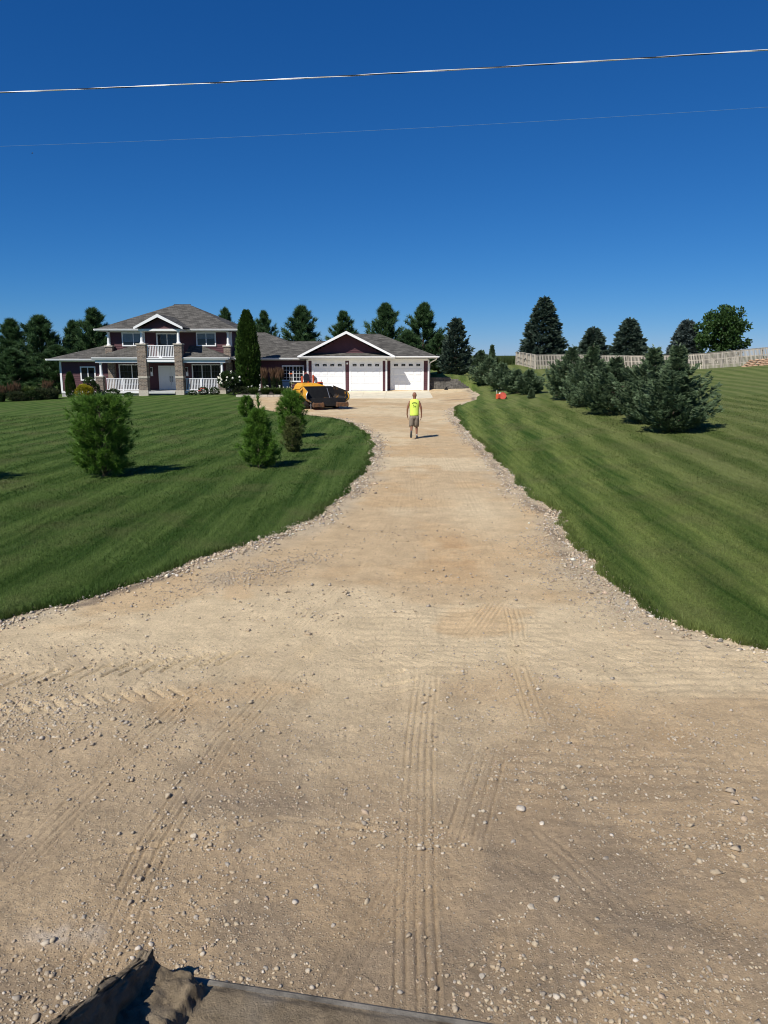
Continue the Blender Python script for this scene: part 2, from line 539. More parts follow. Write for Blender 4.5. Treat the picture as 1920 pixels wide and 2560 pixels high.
k = NT('driveway_dirt')
at = k.n('ShaderNodeAttribute', attribute_name='Col')
c = at.outputs['Color']
c = k.mix(1.0, c, k.mapr(k.noise(2.2, 8, 0.72), 0.25, 0.75, 0.76, 1.20), 'MULTIPLY')
c = k.mix(1.0, c, k.mapr(k.noise(48, 7, 0.8), 0.2, 0.8, 0.60, 1.36), 'MULTIPLY')
vo = k.n('ShaderNodeTexVoronoi'); vo.inputs['Scale'].default_value = 62; k.l(k.pos(), vo.inputs['Vector'])
vs = k.n('ShaderNodeSeparateColor'); k.l(vo.outputs['Color'], vs.inputs[0])
isst = k.math('MULTIPLY', k.mapr(vs.outputs[0], 0.60, 0.64), k.mapr(vo.outputs['Distance'], 0.42, 0.30))
stc = k.mix(vs.outputs[1], (0.24, 0.19, 0.14), (0.62, 0.53, 0.39))
gm = k.mapr(k.noise(1.6, 4, 0.6), 0.34, 0.62, 0.15, 0.85)
isst = k.math('MULTIPLY', isst, gm)
c = k.mix(isst, c, stc)
k.color(c); k.rough(0.97); k.spec(0.06)
h = k.math('ADD', k.math('MULTIPLY', k.noise(28, 7, 0.72), 0.55), k.math('MULTIPLY', k.noise(130, 4, 0.7), 0.22))
h = k.math('ADD', h, k.math('MULTIPLY', isst, 0.35))
k.bump(h, 1.0, 0.028)
M['dirt'] = k.m

k = NT('gravel_stone')
at = k.n('ShaderNodeAttribute', attribute_name='Col')
c = k.mix(1.0, at.outputs['Color'], k.mapr(k.noise(60, 4), 0.25, 0.75, 0.8, 1.2), 'MULTIPLY')
k.color(c); k.rough(0.85); k.spec(0.2)
M['stone'] = k.m

# ------------------------------------------------------------------ the ground sheet to the horizon
def graded(lo, hi, step, far, grow=1.25):
    a = list(np.arange(lo, hi + 1e-6, step)); s = step
    while a[-1] < far[1]:
        s *= grow; a.append(a[-1] + s)
    s = step
    while a[0] > far[0]:
        s *= grow; a.insert(0, a[0] - s)
    return np.array(a)
def grid_faces(nr, nc):
    i = np.arange(nr * nc).reshape(nr, nc)
    return np.stack([i[:-1, :-1], i[:-1, 1:], i[1:, 1:], i[1:, :-1]], -1).reshape(-1, 4)
gx = graded(-70, 70, 2.0, (-2500, 2500)); gy = graded(-20, 130, 2.0, (-1200, 4000))
X, Y = np.meshgrid(gx, gy)
Z = T(X, Y) - 0.14 - 0.06 * np.clip(np.abs(Y - 60) - 80, 0, 60)
ground = link('ground', mesh_np('ground', np.c_[X.ravel(), Y.ravel(), Z.ravel()], grid_faces(*X.shape), M['field'], True))
tag(ground, 'green field running out to the horizon', 'ground', kind='structure')

# ------------------------------------------------------------------ driveway relief
TRK = [  # polyline, groove offsets, depth, groove width
    ([(.43, 7.3), (.41, 7.06), (.30, 5.9), (.26, 5.25), (.19, 4.0), (.17, 3.3)], [-.115, -.06, 0, .055, .11], .024, .009),
    ([(-3.0, 3.1), (-2.37, 4.21), (-2.19, 5.25), (-1.85, 6.65), (-1.21, 8.32), (-.69, 10.07)], [-.11, -.05, .02, .09], .024, .010),
    ([(-1.51, 3.3), (-1.52, 4.53), (-1.36, 5.95), (-.93, 7.64), (-.5, 9.0)], [-.10, -.03, .05, .11], .022, .009),
    ([(1.62, 9.2), (1.59, 8.78), (1.4, 7.52), (1.36, 6.4)], [-.09, -.04, .03, .09], .018, .010),
    ([(1.50, 9.75), (1.02, 8.47)], [-.12, -.06, 0, .06, .12], .018, .011),
    ([(.86, 5.75), (.58, 4.75)], [-.12, -.03, .05, .13], .018, .011),
    ([(.10, 4.15), (-.22, 3.45)], [-.08, -.01, .07], .016, .010),
    ([(-3.6, 4.3), (-2.7, 5.0), (-1.9, 5.6)], [-.05, .05], .02, .018),
    ([(-2.6, 5.9), (-1.7, 7.0)], [-.02], .022, .02),
    ([(1.05, 4.6), (1.30, 4.1)], [-.06, .02, .09], .012, .014),
    ([(.9, 24), (.7, 16), (.45, 11), (.40, 8.0)], [-.16, -.08, 0, .08, .16], .005, .025),
    ([(2.0, 24), (1.9, 16), (1.75, 11)], [-.14, -.05, .05, .14], .005, .025),
    ([(-.2, 11), (.15, 14), (.4, 18)], [-.1, 0, .1], .005, .025),
    ([(-2.9, 3.75), (-2.0, 4.35), (-.75, 4.85), (-.1, 4.72)], [0.0], .030, .022),
]
CHV = []
for i in range(13):
    t = i / 12
    CHV.append(((-3.85 + 2.2 * t + random.uniform(-.02, .02), 7.15 + .62 * t), (.085, .20), random.uniform(.034, .056), .015))
for i in range(11):
    t = i / 10
    CHV.append(((-3.5 + 1.5 * t, 6.55 + .35 * t), (.10, -.10), .014, .022))
CHV += [((.05, 7.35), (.16, .09), .022, .02), ((.16, 7.15), (.16, .08), .022, .02), ((.22, 6.98), (.10, .05), .016, .018)]

def seg_dist(px, py, a, b):
    ax, ay = a; dx, dy = b[0] - ax, b[1] - ay
    L2 = dx * dx + dy * dy
    t = ((px - ax) * dx + (py - ay) * dy) / L2
    tc = np.clip(t, 0, 1)
    qx = px - (ax + dx * tc); qy = py - (ay + dy * tc)
    lat = (qx * -dy + qy * dx) / math.sqrt(L2)
    over = np.hypot(qx, qy) - np.abs(lat)
    return lat, np.hypot(qx, qy), t
def relief(x, y):
    x = np.asarray(x, float); y = np.asarray(y, float); shp = x.shape
    x = x.ravel(); y = y.ravel()
    h = (fbm(x, y, .45, 3, 1) - .5) * .050 + (fbm(x, y, 2.2, 4, 2) - .5) * .022 + (fbm(x, y, 9, 3, 3) - .5) * .014
    fine = fbm(x, y, 26, 3, 4) - .5
    h = h + fine * .013
    # cleat ripples across the drive
    m = sstep(.46, .62, fbm(x, y, .55, 3, 9)) * sstep(.1, .7, x + .1 * (y - 6)) * (1 - sstep(13, 20, y)) * sstep(3.6, 5.5, y)
    ph = y + .05 * x + .06 * (fbm(x, y, 1.3, 3, 10) - .5) * 3
    h = h + m * .0042 * np.sin(ph * 2 * math.pi / .155) * (.6 + .8 * fbm(x, y, 3, 2, 11))
    # crawler cleats further up the drive
    for cx, hw in ((.35, .30), (1.75, .34), (-.15, .22)):
        lat = np.abs(x - cx - .02 * (y - 10))
        mm = (1 - sstep(hw * .7, hw, lat)) * sstep(6.5, 8, y) * (1 - sstep(19, 27, y)) * (.35 + .65 * sstep(.4, .6, fbm(x, y, .7, 2, 15)))
        h = h + mm * .0045 * np.sin(y * 2 * math.pi / .19 + 5 * (lat > hw * .35)) 
    for poly, offs, dep, gw in TRK:
        P_ = np.array(poly); lo = P_.min(0) - .5; hi = P_.max(0) + .5
        sel = np.where((x > lo[0]) & (x < hi[0]) & (y > lo[1]) & (y < hi[1]))[0]
        if not len(sel): continue
        xs, ys = x[sel], y[sel]
        bd = np.full(len(sel), 9.0); bl = np.zeros(len(sel))
        for a, b in zip(poly[:-1], poly[1:]):
            lat, d, t = seg_dist(xs, ys, a, b)
            u = d < bd
            bd = np.where(u, d, bd); bl = np.where(u, lat, bl)
        ok = np.exp(-(np.clip(bd - np.abs(bl), 0, 9) / .16) ** 2)
        wv = (.40 + .65 * sstep(.34, .68, fbm(xs, ys, 1.5, 3, 22))) * (.35 + 1.3 * fbm(xs, ys, 16, 3, 23)) * .52
        dh = np.zeros(len(sel))
        for o in offs:
            e = (bl - o) / gw
            dh += -dep * np.exp(-e * e) + .45 * dep * np.exp(-((np.abs(e) - 2.0) / .9) ** 2)
        w_ = max(abs(o) for o in offs) + .05
        flat = (1 - sstep(w_, w_ + .06, np.abs(bl))) * ok * (len(offs) > 1) * .55
        h[sel] = h[sel] * (1 - .55 * flat) + dh * ok * wv
    for (c0, dr, dep, gw) in CHV:
        sel = np.where((np.abs(x - c0[0]) < .45) & (np.abs(y - c0[1]) < .45))[0]
        if not len(sel): continue
        a = (c0[0] - dr[0], c0[1] - dr[1]); b = (c0[0] + dr[0], c0[1] + dr[1])
        lat, d, t = seg_dist(x[sel], y[sel], a, b)
        e = d / gw * (.8 + .6 * fbm(x[sel], y[sel], 14, 2, 40))
        h[sel] += -dep * 1.3 * np.exp(-e * e) + .16 * dep * np.exp(-((e - 2) / .8) ** 2)
    # shallow windrow beside the turf
    h = h * (1 - .0 * y)
    h = h * (1 - .6 * sstep(22, 45, y))
    return h.reshape(shp)

def dirt_colour(x, y):
    base = np.array([.560, .418, .250]); warm = np.array([.57, .395, .215]); pale = np.array([.67, .540, .345])
    brown = np.array([.368, .268, .168]); grey = np.array([.285, .220, .150]); gravel = np.array([.50, .42, .30])
    def L(c, t, m): return c * (1 - m[..., None]) + t * m[..., None]
    c = np.broadcast_to(base, x.shape + (3,)).copy()
    n1 = fbm(x, y, .35, 4, 101); n2 = fbm(x, y, .9, 4, 102); n3 = fbm(x, y, 2.5, 4, 103)
    c = L(c, pale, sstep(.48, .66, n1) * .8)
    c = L(c, warm, sstep(.54, .68, n2) * .6)
    c = L(c, np.array([.50, .30, .14]), .62 * np.exp(-(((x - 1.25) / .55) ** 2 + ((y - 12.4) / 1.3) ** 2)) * sstep(.35, .6, n3))
    c = L(c, pale, .75 * np.exp(-(((x - 2.0) / .8) ** 2 + ((y - 15.5) / 2.5) ** 2)))
    c = L(c, pale, .55 * np.exp(-(((x + 3.0) / 1.3) ** 2 + ((y - 8.4) / .35) ** 2)))
    c = L(c, pale, .5 * np.exp(-(((x + .7) / .5) ** 2 + ((y - 6.3) / .7) ** 2)))
    # near end: damp churned brown soil
    near = 1 - sstep(4.0, 8.2, y + (n2 - .5) * 3.2 + .15 * x)
    c = L(c, brown, .72 * near)
    c = L(c, grey, near * sstep(.44, .60, n2) * .75)
    c = L(c, grey, .8 * np.exp(-(((x + .95) / .75) ** 2 + ((y - 5.05) / .16) ** 2)))
    c = L(c, grey, .75 * np.exp(-(((x - 1.6) / .9) ** 2 + ((y - 3.9) / .5) ** 2)) * sstep(.35, .6, n3))
    c = L(c, np.array([.62, .56, .48]), .7 * np.exp(-(((x + 1.75) / .22) ** 2 + ((y - 3.75) / .08) ** 2)) * sstep(.4, .6, n3))
    # stony margin along the turf
    e = np.minimum(x - np.interp(y, LE_Y, LE_X), np.interp(y, RE_Y, RE_X) - x)
    mg = (1 - sstep(.1, .85, e + (n2 - .5) * .9)) * sstep(7.0, 9.0, y)
    c = L(c, gravel, mg * .75)
    c = L(c, np.array([.13, .105, .085]), (1 - sstep(.0, .22, np.abs(e - .25 + (n3 - .5) * .3))) * sstep(.45, .62, n2) * .7 * sstep(7, 9, y))
    c = L(c, np.array([.38, .33, .255]), .75 * np.exp(-(((x + 2.15 - (y - 10.6) * .55) / .55) ** 2 + ((y - 11.0) / .6) ** 2)) * sstep(.35, .55, n3))
    # dark brown streaks in front of the garage apron
    for cx, cy, sx, sy in ((1.0, 52.6, 1.6, .25), (.9, 51.2, .7, .2), (2.6, 53.0, 1.2, .2), (5.0, 55, 1.6, .3), (-.5, 48, 1.5, .4)):
        c = L(c, np.array([.15, .11, .08]), .75 * np.exp(-(((x - cx) / sx) ** 2 + ((y - cy) / sy) ** 2)) * sstep(.35, .6, n2))
    return np.clip(c, .01, .9)

def drive_rows(y0, y1, lo, k_):
    r = [y0]
    while r[-1] < y1: r.append(r[-1] + (.05 if r[-1] < 2.4 else max(lo, k_ * r[-1])))
    return np.array(r)
def drive_patch(ys, nc, spread, extra, drop=0.0):
    aL = np.maximum(np.interp(ys, LE_Y, LE_X) - .7, -spread * ys - extra)
    aR = np.minimum(np.interp(ys, RE_Y, RE_X) + .7, spread * ys + extra)
    U = np.linspace(0, 1, nc)
    x = aL[:, None] * (1 - U) + aR[:, None] * U
    y = np.broadcast_to(ys[:, None], x.shape)
    z = T(x, y) + relief(x, y) - drop
    return np.c_[x.ravel(), y.ravel(), z.ravel()], grid_faces(*x.shape), dirt_colour(x, y).reshape(-1, 3)
V1, F1, C1 = drive_patch(drive_rows(.4, 9.6, .016, .0036), 760, .56, 1.6)
V2, F2, C2 = drive_patch(drive_rows(9.45, 67.0, .02, .006), 330, .70, 3.0, .004)
drive = link('driveway', mesh_np('driveway', np.r_[V1, V2], np.r_[F1, F2 + len(V1)], M['dirt'], True, col=np.r_[C1, C2]))
tag(drive, 'bare tan dirt and gravel driveway with tyre tracks', 'driveway', kind='structure')

# ------------------------------------------------------------------ lawns
def lawn(name, side, label):
    yy = [3.2]
    while yy[-1] < 108: yy.append(yy[-1] + max(.07, .009 * yy[-1]))
    yy = np.array(yy); n = 130
    u = np.linspace(0, 1, n) ** 2.6
    if side < 0:
        e = xL(yy); x = e[:, None] + (-62 - e[:, None]) * u
    else:
        e = xR(yy); x = e[:, None] + (64 - e[:, None]) * u
    y = np.broadcast_to(yy[:, None], x.shape)
    d = np.abs(x - e[:, None])
    z = T(x, y) - .03 + .075 * sstep(0, .16, d) + (fbm(x, y, 1.4, 3, 5) - .5) * .05
    x = np.c_[e, x]; y = np.c_[yy, y]; z = np.c_[z[:, 0] - .14, z]
    o = link(name, mesh_np(name, np.c_[x.ravel(), y.ravel(), z.ravel()], grid_faces(*x.shape), M['lawn'], True))
    tag(o, label, 'lawn', kind='structure')
lawn('lawn_left', -1, 'dark green mown lawn left of the driveway')
lawn('lawn_right', 1, 'striped mown lawn rising right of the driveway')

def lawn_z(x, y, d): return T(x, y) - .03 + .075 * sstep(0, .16, d) + (fbm(x, y, 1.4, 3, 5) - .5) * .05

def blades():
    PX = []; PY = []; HH = []; WW = []; DD = []
    def zone(y0, y1, dens, h, w_):
        for side in (-1, 1):
            wmax = .56 * y1 + 2.5
            n = int(dens * (y1 - y0) * wmax)
            y = rng.uniform(y0, y1, n); x = rng.uniform(0, wmax, n) * side
            e = xL(y) if side < 0 else xR(y)
            d = (e - x) * (1 if side < 0 else -1)
            keep = (d > -.03) & (np.abs(x) < .54 * y + 2.0)
            x, y, d = x[keep], y[keep], d[keep]
            PX.append(x); PY.append(y); DD.append(d)
            sz = rng.uniform(.6, 1.25, len(x))
            HH.append(h * sz * (1 + .5 * (d < .12))); WW.append(w_ * rng.uniform(.7, 1.3, len(x)))
    zone(6.5, 11.5, 2500, .042, .0085)
    zone(11.5, 17, 1150, .045, .012)
    zone(17, 26, 420, .048, .019)
    zone(26, 42, 100, .05, .033)
    # shaggy fringe overhanging the drive edge
    for side in (-1, 1):
        n = 26000
        y = 7.5 + 40 * rng.random(n) ** 1.7; d = np.abs(rng.normal(0, .05, n))
        e = xL(y) if side < 0 else xR(y)
        PX.append(e + side * d - side * .035); PY.append(y); DD.append(d); HH.append(rng.uniform(.05, .12, n)); WW.append(.010 + .0004 * y)
    x = np.concatenate(PX); y = np.concatenate(PY); h = np.concatenate(HH); w_ = np.concatenate(WW); d = np.concatenate(DD)
    z = lawn_z(x, y, d) - .008
    n = len(x)
    a = rng.uniform(0, 2 * np.pi, n)
    st = np.sign(np.sin((x - .1 * y) * 2 * np.pi / 1.25))
    lx = rng.normal(0, .38, n); ly = rng.normal(0, .38, n) + .22 * st
    V = np.empty((n, 3, 3))
    V[:, 0] = np.c_[x - np.cos(a) * w_ / 2, y - np.sin(a) * w_ / 2, z]
    V[:, 1] = np.c_[x + np.cos(a) * w_ / 2, y + np.sin(a) * w_ / 2, z]
    V[:, 2] = np.c_[x + lx * h, y + ly * h, z + h]
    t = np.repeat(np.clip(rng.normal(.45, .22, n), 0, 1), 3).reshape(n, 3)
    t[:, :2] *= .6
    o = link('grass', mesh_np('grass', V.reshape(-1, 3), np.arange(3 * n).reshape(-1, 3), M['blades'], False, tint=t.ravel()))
    tag(o, 'short green lawn grass blades on both sides of the drive', 'grass', kind='stuff')
blades()

# ------------------------------------------------------------------ gravel
def ico(sub):
    import bmesh
    bm = bmesh.new(); bmesh.ops.create_icosphere(bm, subdivisions=sub, radius=1)
    v = np.array([p.co[:] for p in bm.verts]); f = np.array([[q.index for q in p.verts] for p in bm.faces]); bm.free()
    return v, f
def rocks(P, s, base, cols, flat=.62):
    v, f = base; n = len(P); m = len(v)
    k = 1 + rng.normal(0, .19, (n, m))
    V = v[None] * k[..., None]
    V = V * np.stack([rng.uniform(.75, 1.35, n), rng.uniform(.7, 1.1, n), rng.uniform(.75, 1.1, n) * flat], 1)[:, None]
    a = rng.uniform(0, 6.28, n); c, s_ = np.cos(a)[:, None], np.sin(a)[:, None]
    tl = rng.normal(0, .35, n)[:, None]
    x = V[..., 0] * c - V[..., 1] * s_; y = V[..., 0] * s_ + V[..., 1] * c; z = V[..., 2]
    x, z = x * np.cos(tl) - z * np.sin(tl), x * np.sin(tl) + z * np.cos(tl)
    V = np.stack([x, y, z], -1) * s[:, None, None] + P[:, None]
    F = (f[None] + (np.arange(n) * m)[:, None, None]).reshape(-1, 3)
    return V.reshape(-1, 3), F, np.repeat(cols, m, 0)
def stone_cols(n, dusty=.5):
    pal = np.array([(.46, .38, .27), (.40, .31, .21), (.55, .49, .40), (.34, .28, .22), (.30, .29, .28), (.62, .57, .50), (.42, .30, .22), (.20, .19, .19)])
    i = rng.choice(len(pal), n, p=[.25, .2, .14, .13, .09, .06, .09, .04])
    c = pal[i] * rng.uniform(.8, 1.15, (n, 1))
    return c * (1 - dusty) + np.array([.44, .36, .25]) * dusty
VS, FS, CS = [], [], []; off = 0
def add_rocks(x, y, s, base, cols, sink=.25, zf=None):
    global off
    z = (T(x, y) + relief(x, y)) if zf is None else zf
    P = np.c_[x, y, z + s * (.55 - sink)]
    V, F, C = rocks(P, s, base, cols)
    VS.append(V); FS.append(F + off); CS.append(C); off += len(V)
I1 = ico(1); I2 = ico(2)
OCT = (np.array([(1, 0, 0), (-1, 0, 0), (0, 1, 0), (0, -1, 0), (0, 0, 1), (0, 0, -1)], float), np.array([(0, 2, 4), (2, 1, 4), (1, 3, 4), (3, 0, 4), (2, 0, 5), (1, 2, 5), (3, 1, 5), (0, 3, 5)]))
def scatter(n, y0, y1, pw, clump, seed):
    y = y0 + (y1 - y0) * rng.random(n) ** pw
    x = rng.uniform(-1, 1, n) * (.56 * y + .7)
    k = (x > np.interp(y, LE_Y, LE_X)) & (x < np.interp(y, RE_Y, RE_X))
    k &= rng.random(n) < (.12 + .88 * sstep(clump, clump + .16, fbm(x, y, .9, 3, seed)))
    return x[k], y[k]
x, y = scatter(1700, 3.0, 5.2, 1.3, .47, 201); add_rocks(x, y, rng.gamma(4, .0019, len(x)) + .0035, I2, stone_cols(len(x), .5), .48)
x, y = scatter(11500, 2.9, 8.2, 1.3, .42, 202); add_rocks(x, y, rng.gamma(3, .0021, len(x)) + .002, I1, stone_cols(len(x), .45), .4)
x, y = scatter(16000, 2.9, 6.6, 1.2, .36, 206); add_rocks(x, y, rng.gamma(3, .0012, len(x)) + .002, OCT, stone_cols(len(x), .5), .3)
x, y = scatter(9000, 4.5, 14, 1.5, .47, 203); add_rocks(x, y, rng.gamma(3, .0028, len(x)) + .004, OCT, stone_cols(len(x), .5))
x, y = scatter(2500, 9, 26, 1.4, .45, 204); add_rocks(x, y, rng.gamma(3, .0035, len(x)) + .005, OCT, stone_cols(len(x), .55))
# stony margins
for side in (-1, 1):
    n = 9500
    y = 7.6 + 40 * rng.random(n) ** 1.8
    d = np.abs(rng.normal(0, 1, n)) * (.20 + .16 * fbm(y, y * 0, .5, 2, 210 + side))
    e = np.interp(y, LE_Y, LE_X) if side < 0 else np.interp(y, RE_Y, RE_X)
    x = e - side * (d - .10)
    k = rng.random(n) < .25 + .75 * sstep(.38, .52, fbm(x, y, .8, 3, 212))
    x, y = x[k], y[k]
    cc = stone_cols(len(x), .3) * rng.uniform(.75, 1.55, (len(x), 1))
    add_rocks(x, y, rng.gamma(3, .0038, len(x)) + .006 + .0003 * y, OCT, np.clip(cc, 0, .75))
# grey gravel patch on the left, stony patch on the right
n = 1500; x = rng.normal(-1.9, .6, n); y = 11.1 + (x + 1.9) * .9 + rng.normal(0, .35, n)
k = x > np.interp(y, LE_Y, LE_X) + .05
add_rocks(x[k], y[k], rng.gamma(3, .0026, k.sum()) + .004, OCT, stone_cols(k.sum(), .5), .45)
n = 2400; y = rng.uniform(8.6, 13.5, n); x = np.interp(y, RE_Y, RE_X) - np.abs(rng.normal(0, .5, n))
add_rocks(x, y, rng.gamma(3, .0032, n) + .004, OCT, stone_cols(n, .5), .4)
n = 1500; x = rng.normal(-3.3, .6, n); y = rng.normal(6.45, .35, n)
add_rocks(x, y, rng.gamma(3, .0024, n) + .004, I1, stone_cols(n, .55), .45)
gv = link('gravel', mesh_np('gravel', np.concatenate(VS), np.concatenate(FS), M['stone'], False, col=np.concatenate(CS)))
tag(gv, 'loose pale gravel scattered over the dirt drive', 'gravel', kind='stuff')
# ------------------------------------------------------------------ the house
house = empty('house', (-11, 66, 0))
tag(house, 'maroon sided house with two storey porch front, brick piers and attached three door garage', 'house')

def siding(wall, x0, x1, z0, z1, y, holes=(), clip=None, pitch=.178, axis='x'):
    """lap boards, each a mesh of its own; clip(z) -> (xa, xb) for gables"""
    z = z0
    while z < z1 - .03:
        zt = min(z + pitch, z1)
        a, b = (x0, x1) if clip is None else clip((z + zt) / 2)
        segs = [(a, b)]
        for hx0, hx1, hz0, hz1 in holes:
            if hz1 > z + .02 and hz0 < zt - .02:
                ns = []
                for s0, s1 in segs:
                    if hx1 <= s0 or hx0 >= s1: ns.append((s0, s1)); continue
                    if hx0 - s0 > .03: ns.append((s0, hx0))
                    if s1 - hx1 > .03: ns.append((hx1, s1))
                segs = ns
        for s0, s1 in segs:
            if s1 - s0 < .05: continue
            m = MB()
            if axis == 'x':
                m.slab([(s0, y, z), (s0, y - .034, z), (s0, y - .010, zt), (s0, y, zt)], (s1 - s0, 0, 0))
            else:
                m.slab([(y, s0, z), (y + .034, s0, z), (y + .010, s0, zt), (y, s0, zt)], (0, s1 - s0, 0))
            m.build('siding_board', M['maroon'], wall)
        z = zt

M['greybar'] = plain('window_grid_bar', (.10, .11, .12), .5)
def window(x0, x1, z0, z1, y, sashes=2, grid=(0, 0), trim=.10, blind=0.0, name='window', label=None, faint=False):
    mw, mm = (.008, M['greybar']) if faint else (.012, M['white'])
    f = MB()
    f.box(x0, x1, y - .07, y, z1 - trim, z1); f.box(x0, x1, y - .08, y, z0, z0 + trim)
    f.box(x0, x0 + trim, y - .068, y, z0 + trim, z1 - trim); f.box(x1 - trim, x1, y - .068, y, z0 + trim, z1 - trim)
    xa, xb = x0 + trim, x1 - trim; w_ = (xb - xa) / sashes
    for i in range(1, sashes):
        f.box(xa + i * w_ - .035, xa + i * w_ + .035, y - .06, y, z0 + trim, z1 - trim)
    o = f.build(name, M['white'], house)
    if label: o['label'] = label
    for i in range(sashes):
        a = xa + i * w_ + (.035 if i else 0); b = xa + (i + 1) * w_ - (.035 if i < sashes - 1 else 0)
        bx('pane', M['glassdark'], o, a, b, y - .030, y - .022, z0 + trim, z1 - trim)
        if blind:
            bx('blind', M['curtain'], o, a + .02, b - .02, y - .034, y - .0315, z1 - trim - (z1 - z0 - 2 * trim) * blind, z1 - trim - .004)
        gx_, gz_ = grid
        for k_ in range(1, gx_):
            xx = a + (b - a) * k_ / gx_
            bx('muntin', mm, o, xx - mw, xx + mw, y - .045, y - .036, z0 + trim, z1 - trim)
        for k_ in range(1, gz_):
            zz = z0 + trim + (z1 - z0 - 2 * trim) * k_ / gz_
            bx('muntin', mm, o, a, b, y - .048, y - .0365, zz - mw, zz + mw)
    return o

# body volumes (walls)
def wall(x0, x1, y0, y1, z0, z1): return bx('wall', M['maroon'], house, x0, x1, y0, y1, z0, z1)
w_main = wall(-23.1, -12.8, 66.0, 76, -.15, 5.10)
w_wing = wall(-27.3, -23.1, 66.02, 74, .05, 2.74)
w_link = wall(-12.8, -6.30, 66.0, 73.3, .05, 2.84)
w_gar = wall(-6.35, .23, 65.0, 75.2, .20, 2.86)
w_bay = wall(.23, 3.75, 65.8, 75.2, .20, 2.86)
# foundations
for a, b, c, z0, z1 in ((-27.33, -23.1, 65.98, -.75, .05), (-23.1, -12.8, 65.97, -.6, -.15), (-12.8, -6.3, 65.98, -.4, .05), (-6.38, .26, 64.97, -.2, .20), (.26, 3.78, 65.77, -.2, .20)):
    bx('foundation', M['foundation'], house, a, b, c, 74, z0, z1)
bx('skirt_board', M['white'], house, -27.34, -23.4, 65.93, 65.975, -.02, .16)

wins = []
L1 = (-25.63, -24.34, 1.04, 2.22)
siding(w_wing, -27.18, -23.1, .16, 2.70, 66.02, [L1]); window(*L1, 66.0, 2)
P1, P2, DR = (-22.35, -20.15, .70, 2.42), (-16.20, -13.72, .70, 2.42), (-19.02, -16.92, .28, 2.28)
siding(w_main, -22.6, -13.25, .29, 2.56, 66.0, [P1, P2, DR])
window(*P1, 65.98, 2, (3, 3), faint=True); window(*P2, 65.98, 3, (3, 3), faint=True)
U1, U2, UD = (-21.93, -20.00, 3.88, 5.02), (-15.71, -14.06, 3.88, 5.02), (-19.05, -17.25, 2.98, 4.98)
siding(w_main, -22.95, -12.95, 3.0, 5.06, 66.0, [U1, U2, UD])
window(*U1, 65.98, 2, (0, 0), .10, .72); window(*U2, 65.98, 2, (0, 0), .10, .45)
window(*UD, 65.98, 2, (3, 4), .12, 0, 'balcony_door', 'white sliding balcony door', True)
siding(w_main, 66.05, 75.9, 3.0, 5.06, -12.8, axis='y')
siding(w_main, 66.05, 69, .1, 3.0, -12.8, axis='y')
K1 = (-8.60, -6.74, .92, 2.32); K2 = (-11.6, -10.45, .2, 2.42)
siding(w_link, -12.7, -6.42, .1, 2.80, 66.0, [K1, K2])
window(*K1, 65.98, 2, (3, 4), .11); window(*K2, 65.98, 1, (0, 0), .13, 0, 'side_door', 'side door with white trim half hidden by the tall evergreen')

# corner boards and friezes
def trim(*a): return bx('trim_board', M['white'], house, *a)
trim(-27.36, -27.2, 65.95, 66.1, .16, 2.70); trim(-23.0, -22.9, 65.94, 65.98, 2.9, 5.06); trim(-13.05, -12.76, 65.95, 66.2, 3.85, 5.06)
trim(-6.42, -6.27, 64.93, 65.1, .20, 2.80); trim(.12, .27, 64.93, 65.6, .20, 2.80); trim(3.68, 3.80, 65.74, 66.0, .20, 2.80)
trim(-6.27, .12, 64.945, 65.0, 2.70, 2.86); trim(.27, 3.68, 65.745, 65.8, 2.70, 2.86)
trim(-27.2, -23.4, 65.955, 66.02, 2.60, 2.74); trim(-12.7, -6.42, 65.95, 66.0, 2.72, 2.86)
trim(-22.9, -13.05, 65.95, 66.0, 5.03, 5.10)

# garage doors
def garage_door(x0, x1, y, label):
    z0, z1 = .22, 2.62; t = .15
    f = MB()
    f.box(x0 - t, x0, y - .05, y, z0, z1); f.box(x1, x1 + t, y - .05, y, z0, z1); f.box(x0 - t, x1 + t, y - .052, y, z1, z1 + .10)
    f.box(x0, x1, y - .012, y, z0 + .03, z1)
    d = f.build('garage_door', M['pvc'], house); d['label'] = label
    bx('rubber_seal', M['rubber'], d, x0, x1, y - .014, y, z0 - .01, z0 + .03)
    rows = 4; h = (z1 - z0 - .03) / rows; cw = (x1 - x0) / 4
    for r in range(rows):
        zb = z0 + .03 + r * h
        for c_ in range(4):
            xa = x0 + c_ * cw
            m = MB()
            if r < 3:
                i = .09
                a = (xa + i, y - .0125, zb + i * .9); 
                m.rings([[(xa + i, y - .013, zb + i), (xa + cw - i, y - .013, zb + i), (xa + cw - i, y - .013, zb + h - i), (xa + i, y - .013, zb + h - i)],
                         [(xa + i + .03, y - .032, zb + i + .03), (xa + cw - i - .03, y - .032, zb + i + .03), (xa + cw - i - .03, y - .032, zb + h - i - .03), (xa + i + .03, y - .032, zb + h - i - .03)]])
                m.build('panel', M['pvc'], d)
            else:
                xm, zm = xa + cw / 2, zb + h * .52
                m.box(xm - .20, xm + .20, y - .034, y - .013, zm - .125, zm + .125)
                m.build('window_frame', M['pvc'], d)
                bx('pane', M['glassdark'], d, xm - .16, xm + .16, y - .040, y - .0345, zm - .09, zm + .09)
                bx('muntin', M['pvc'], d, xm - .09, xm + .09, y - .046, y - .0405, zm - .012, zm + .012)
        if r:
            bx('section_joint', M['greyplastic'], d, x0, x1, y - .0155, y - .0122, zb - .006, zb + .006)
    return d
garage_door(-5.85, -3.36, 65.0, 'left white garage door behind the paver')
garage_door(-2.75, -.26, 65.0, 'middle white garage door')
garage_door(.69, 3.19, 65.8, 'right white garage door set back from the others')
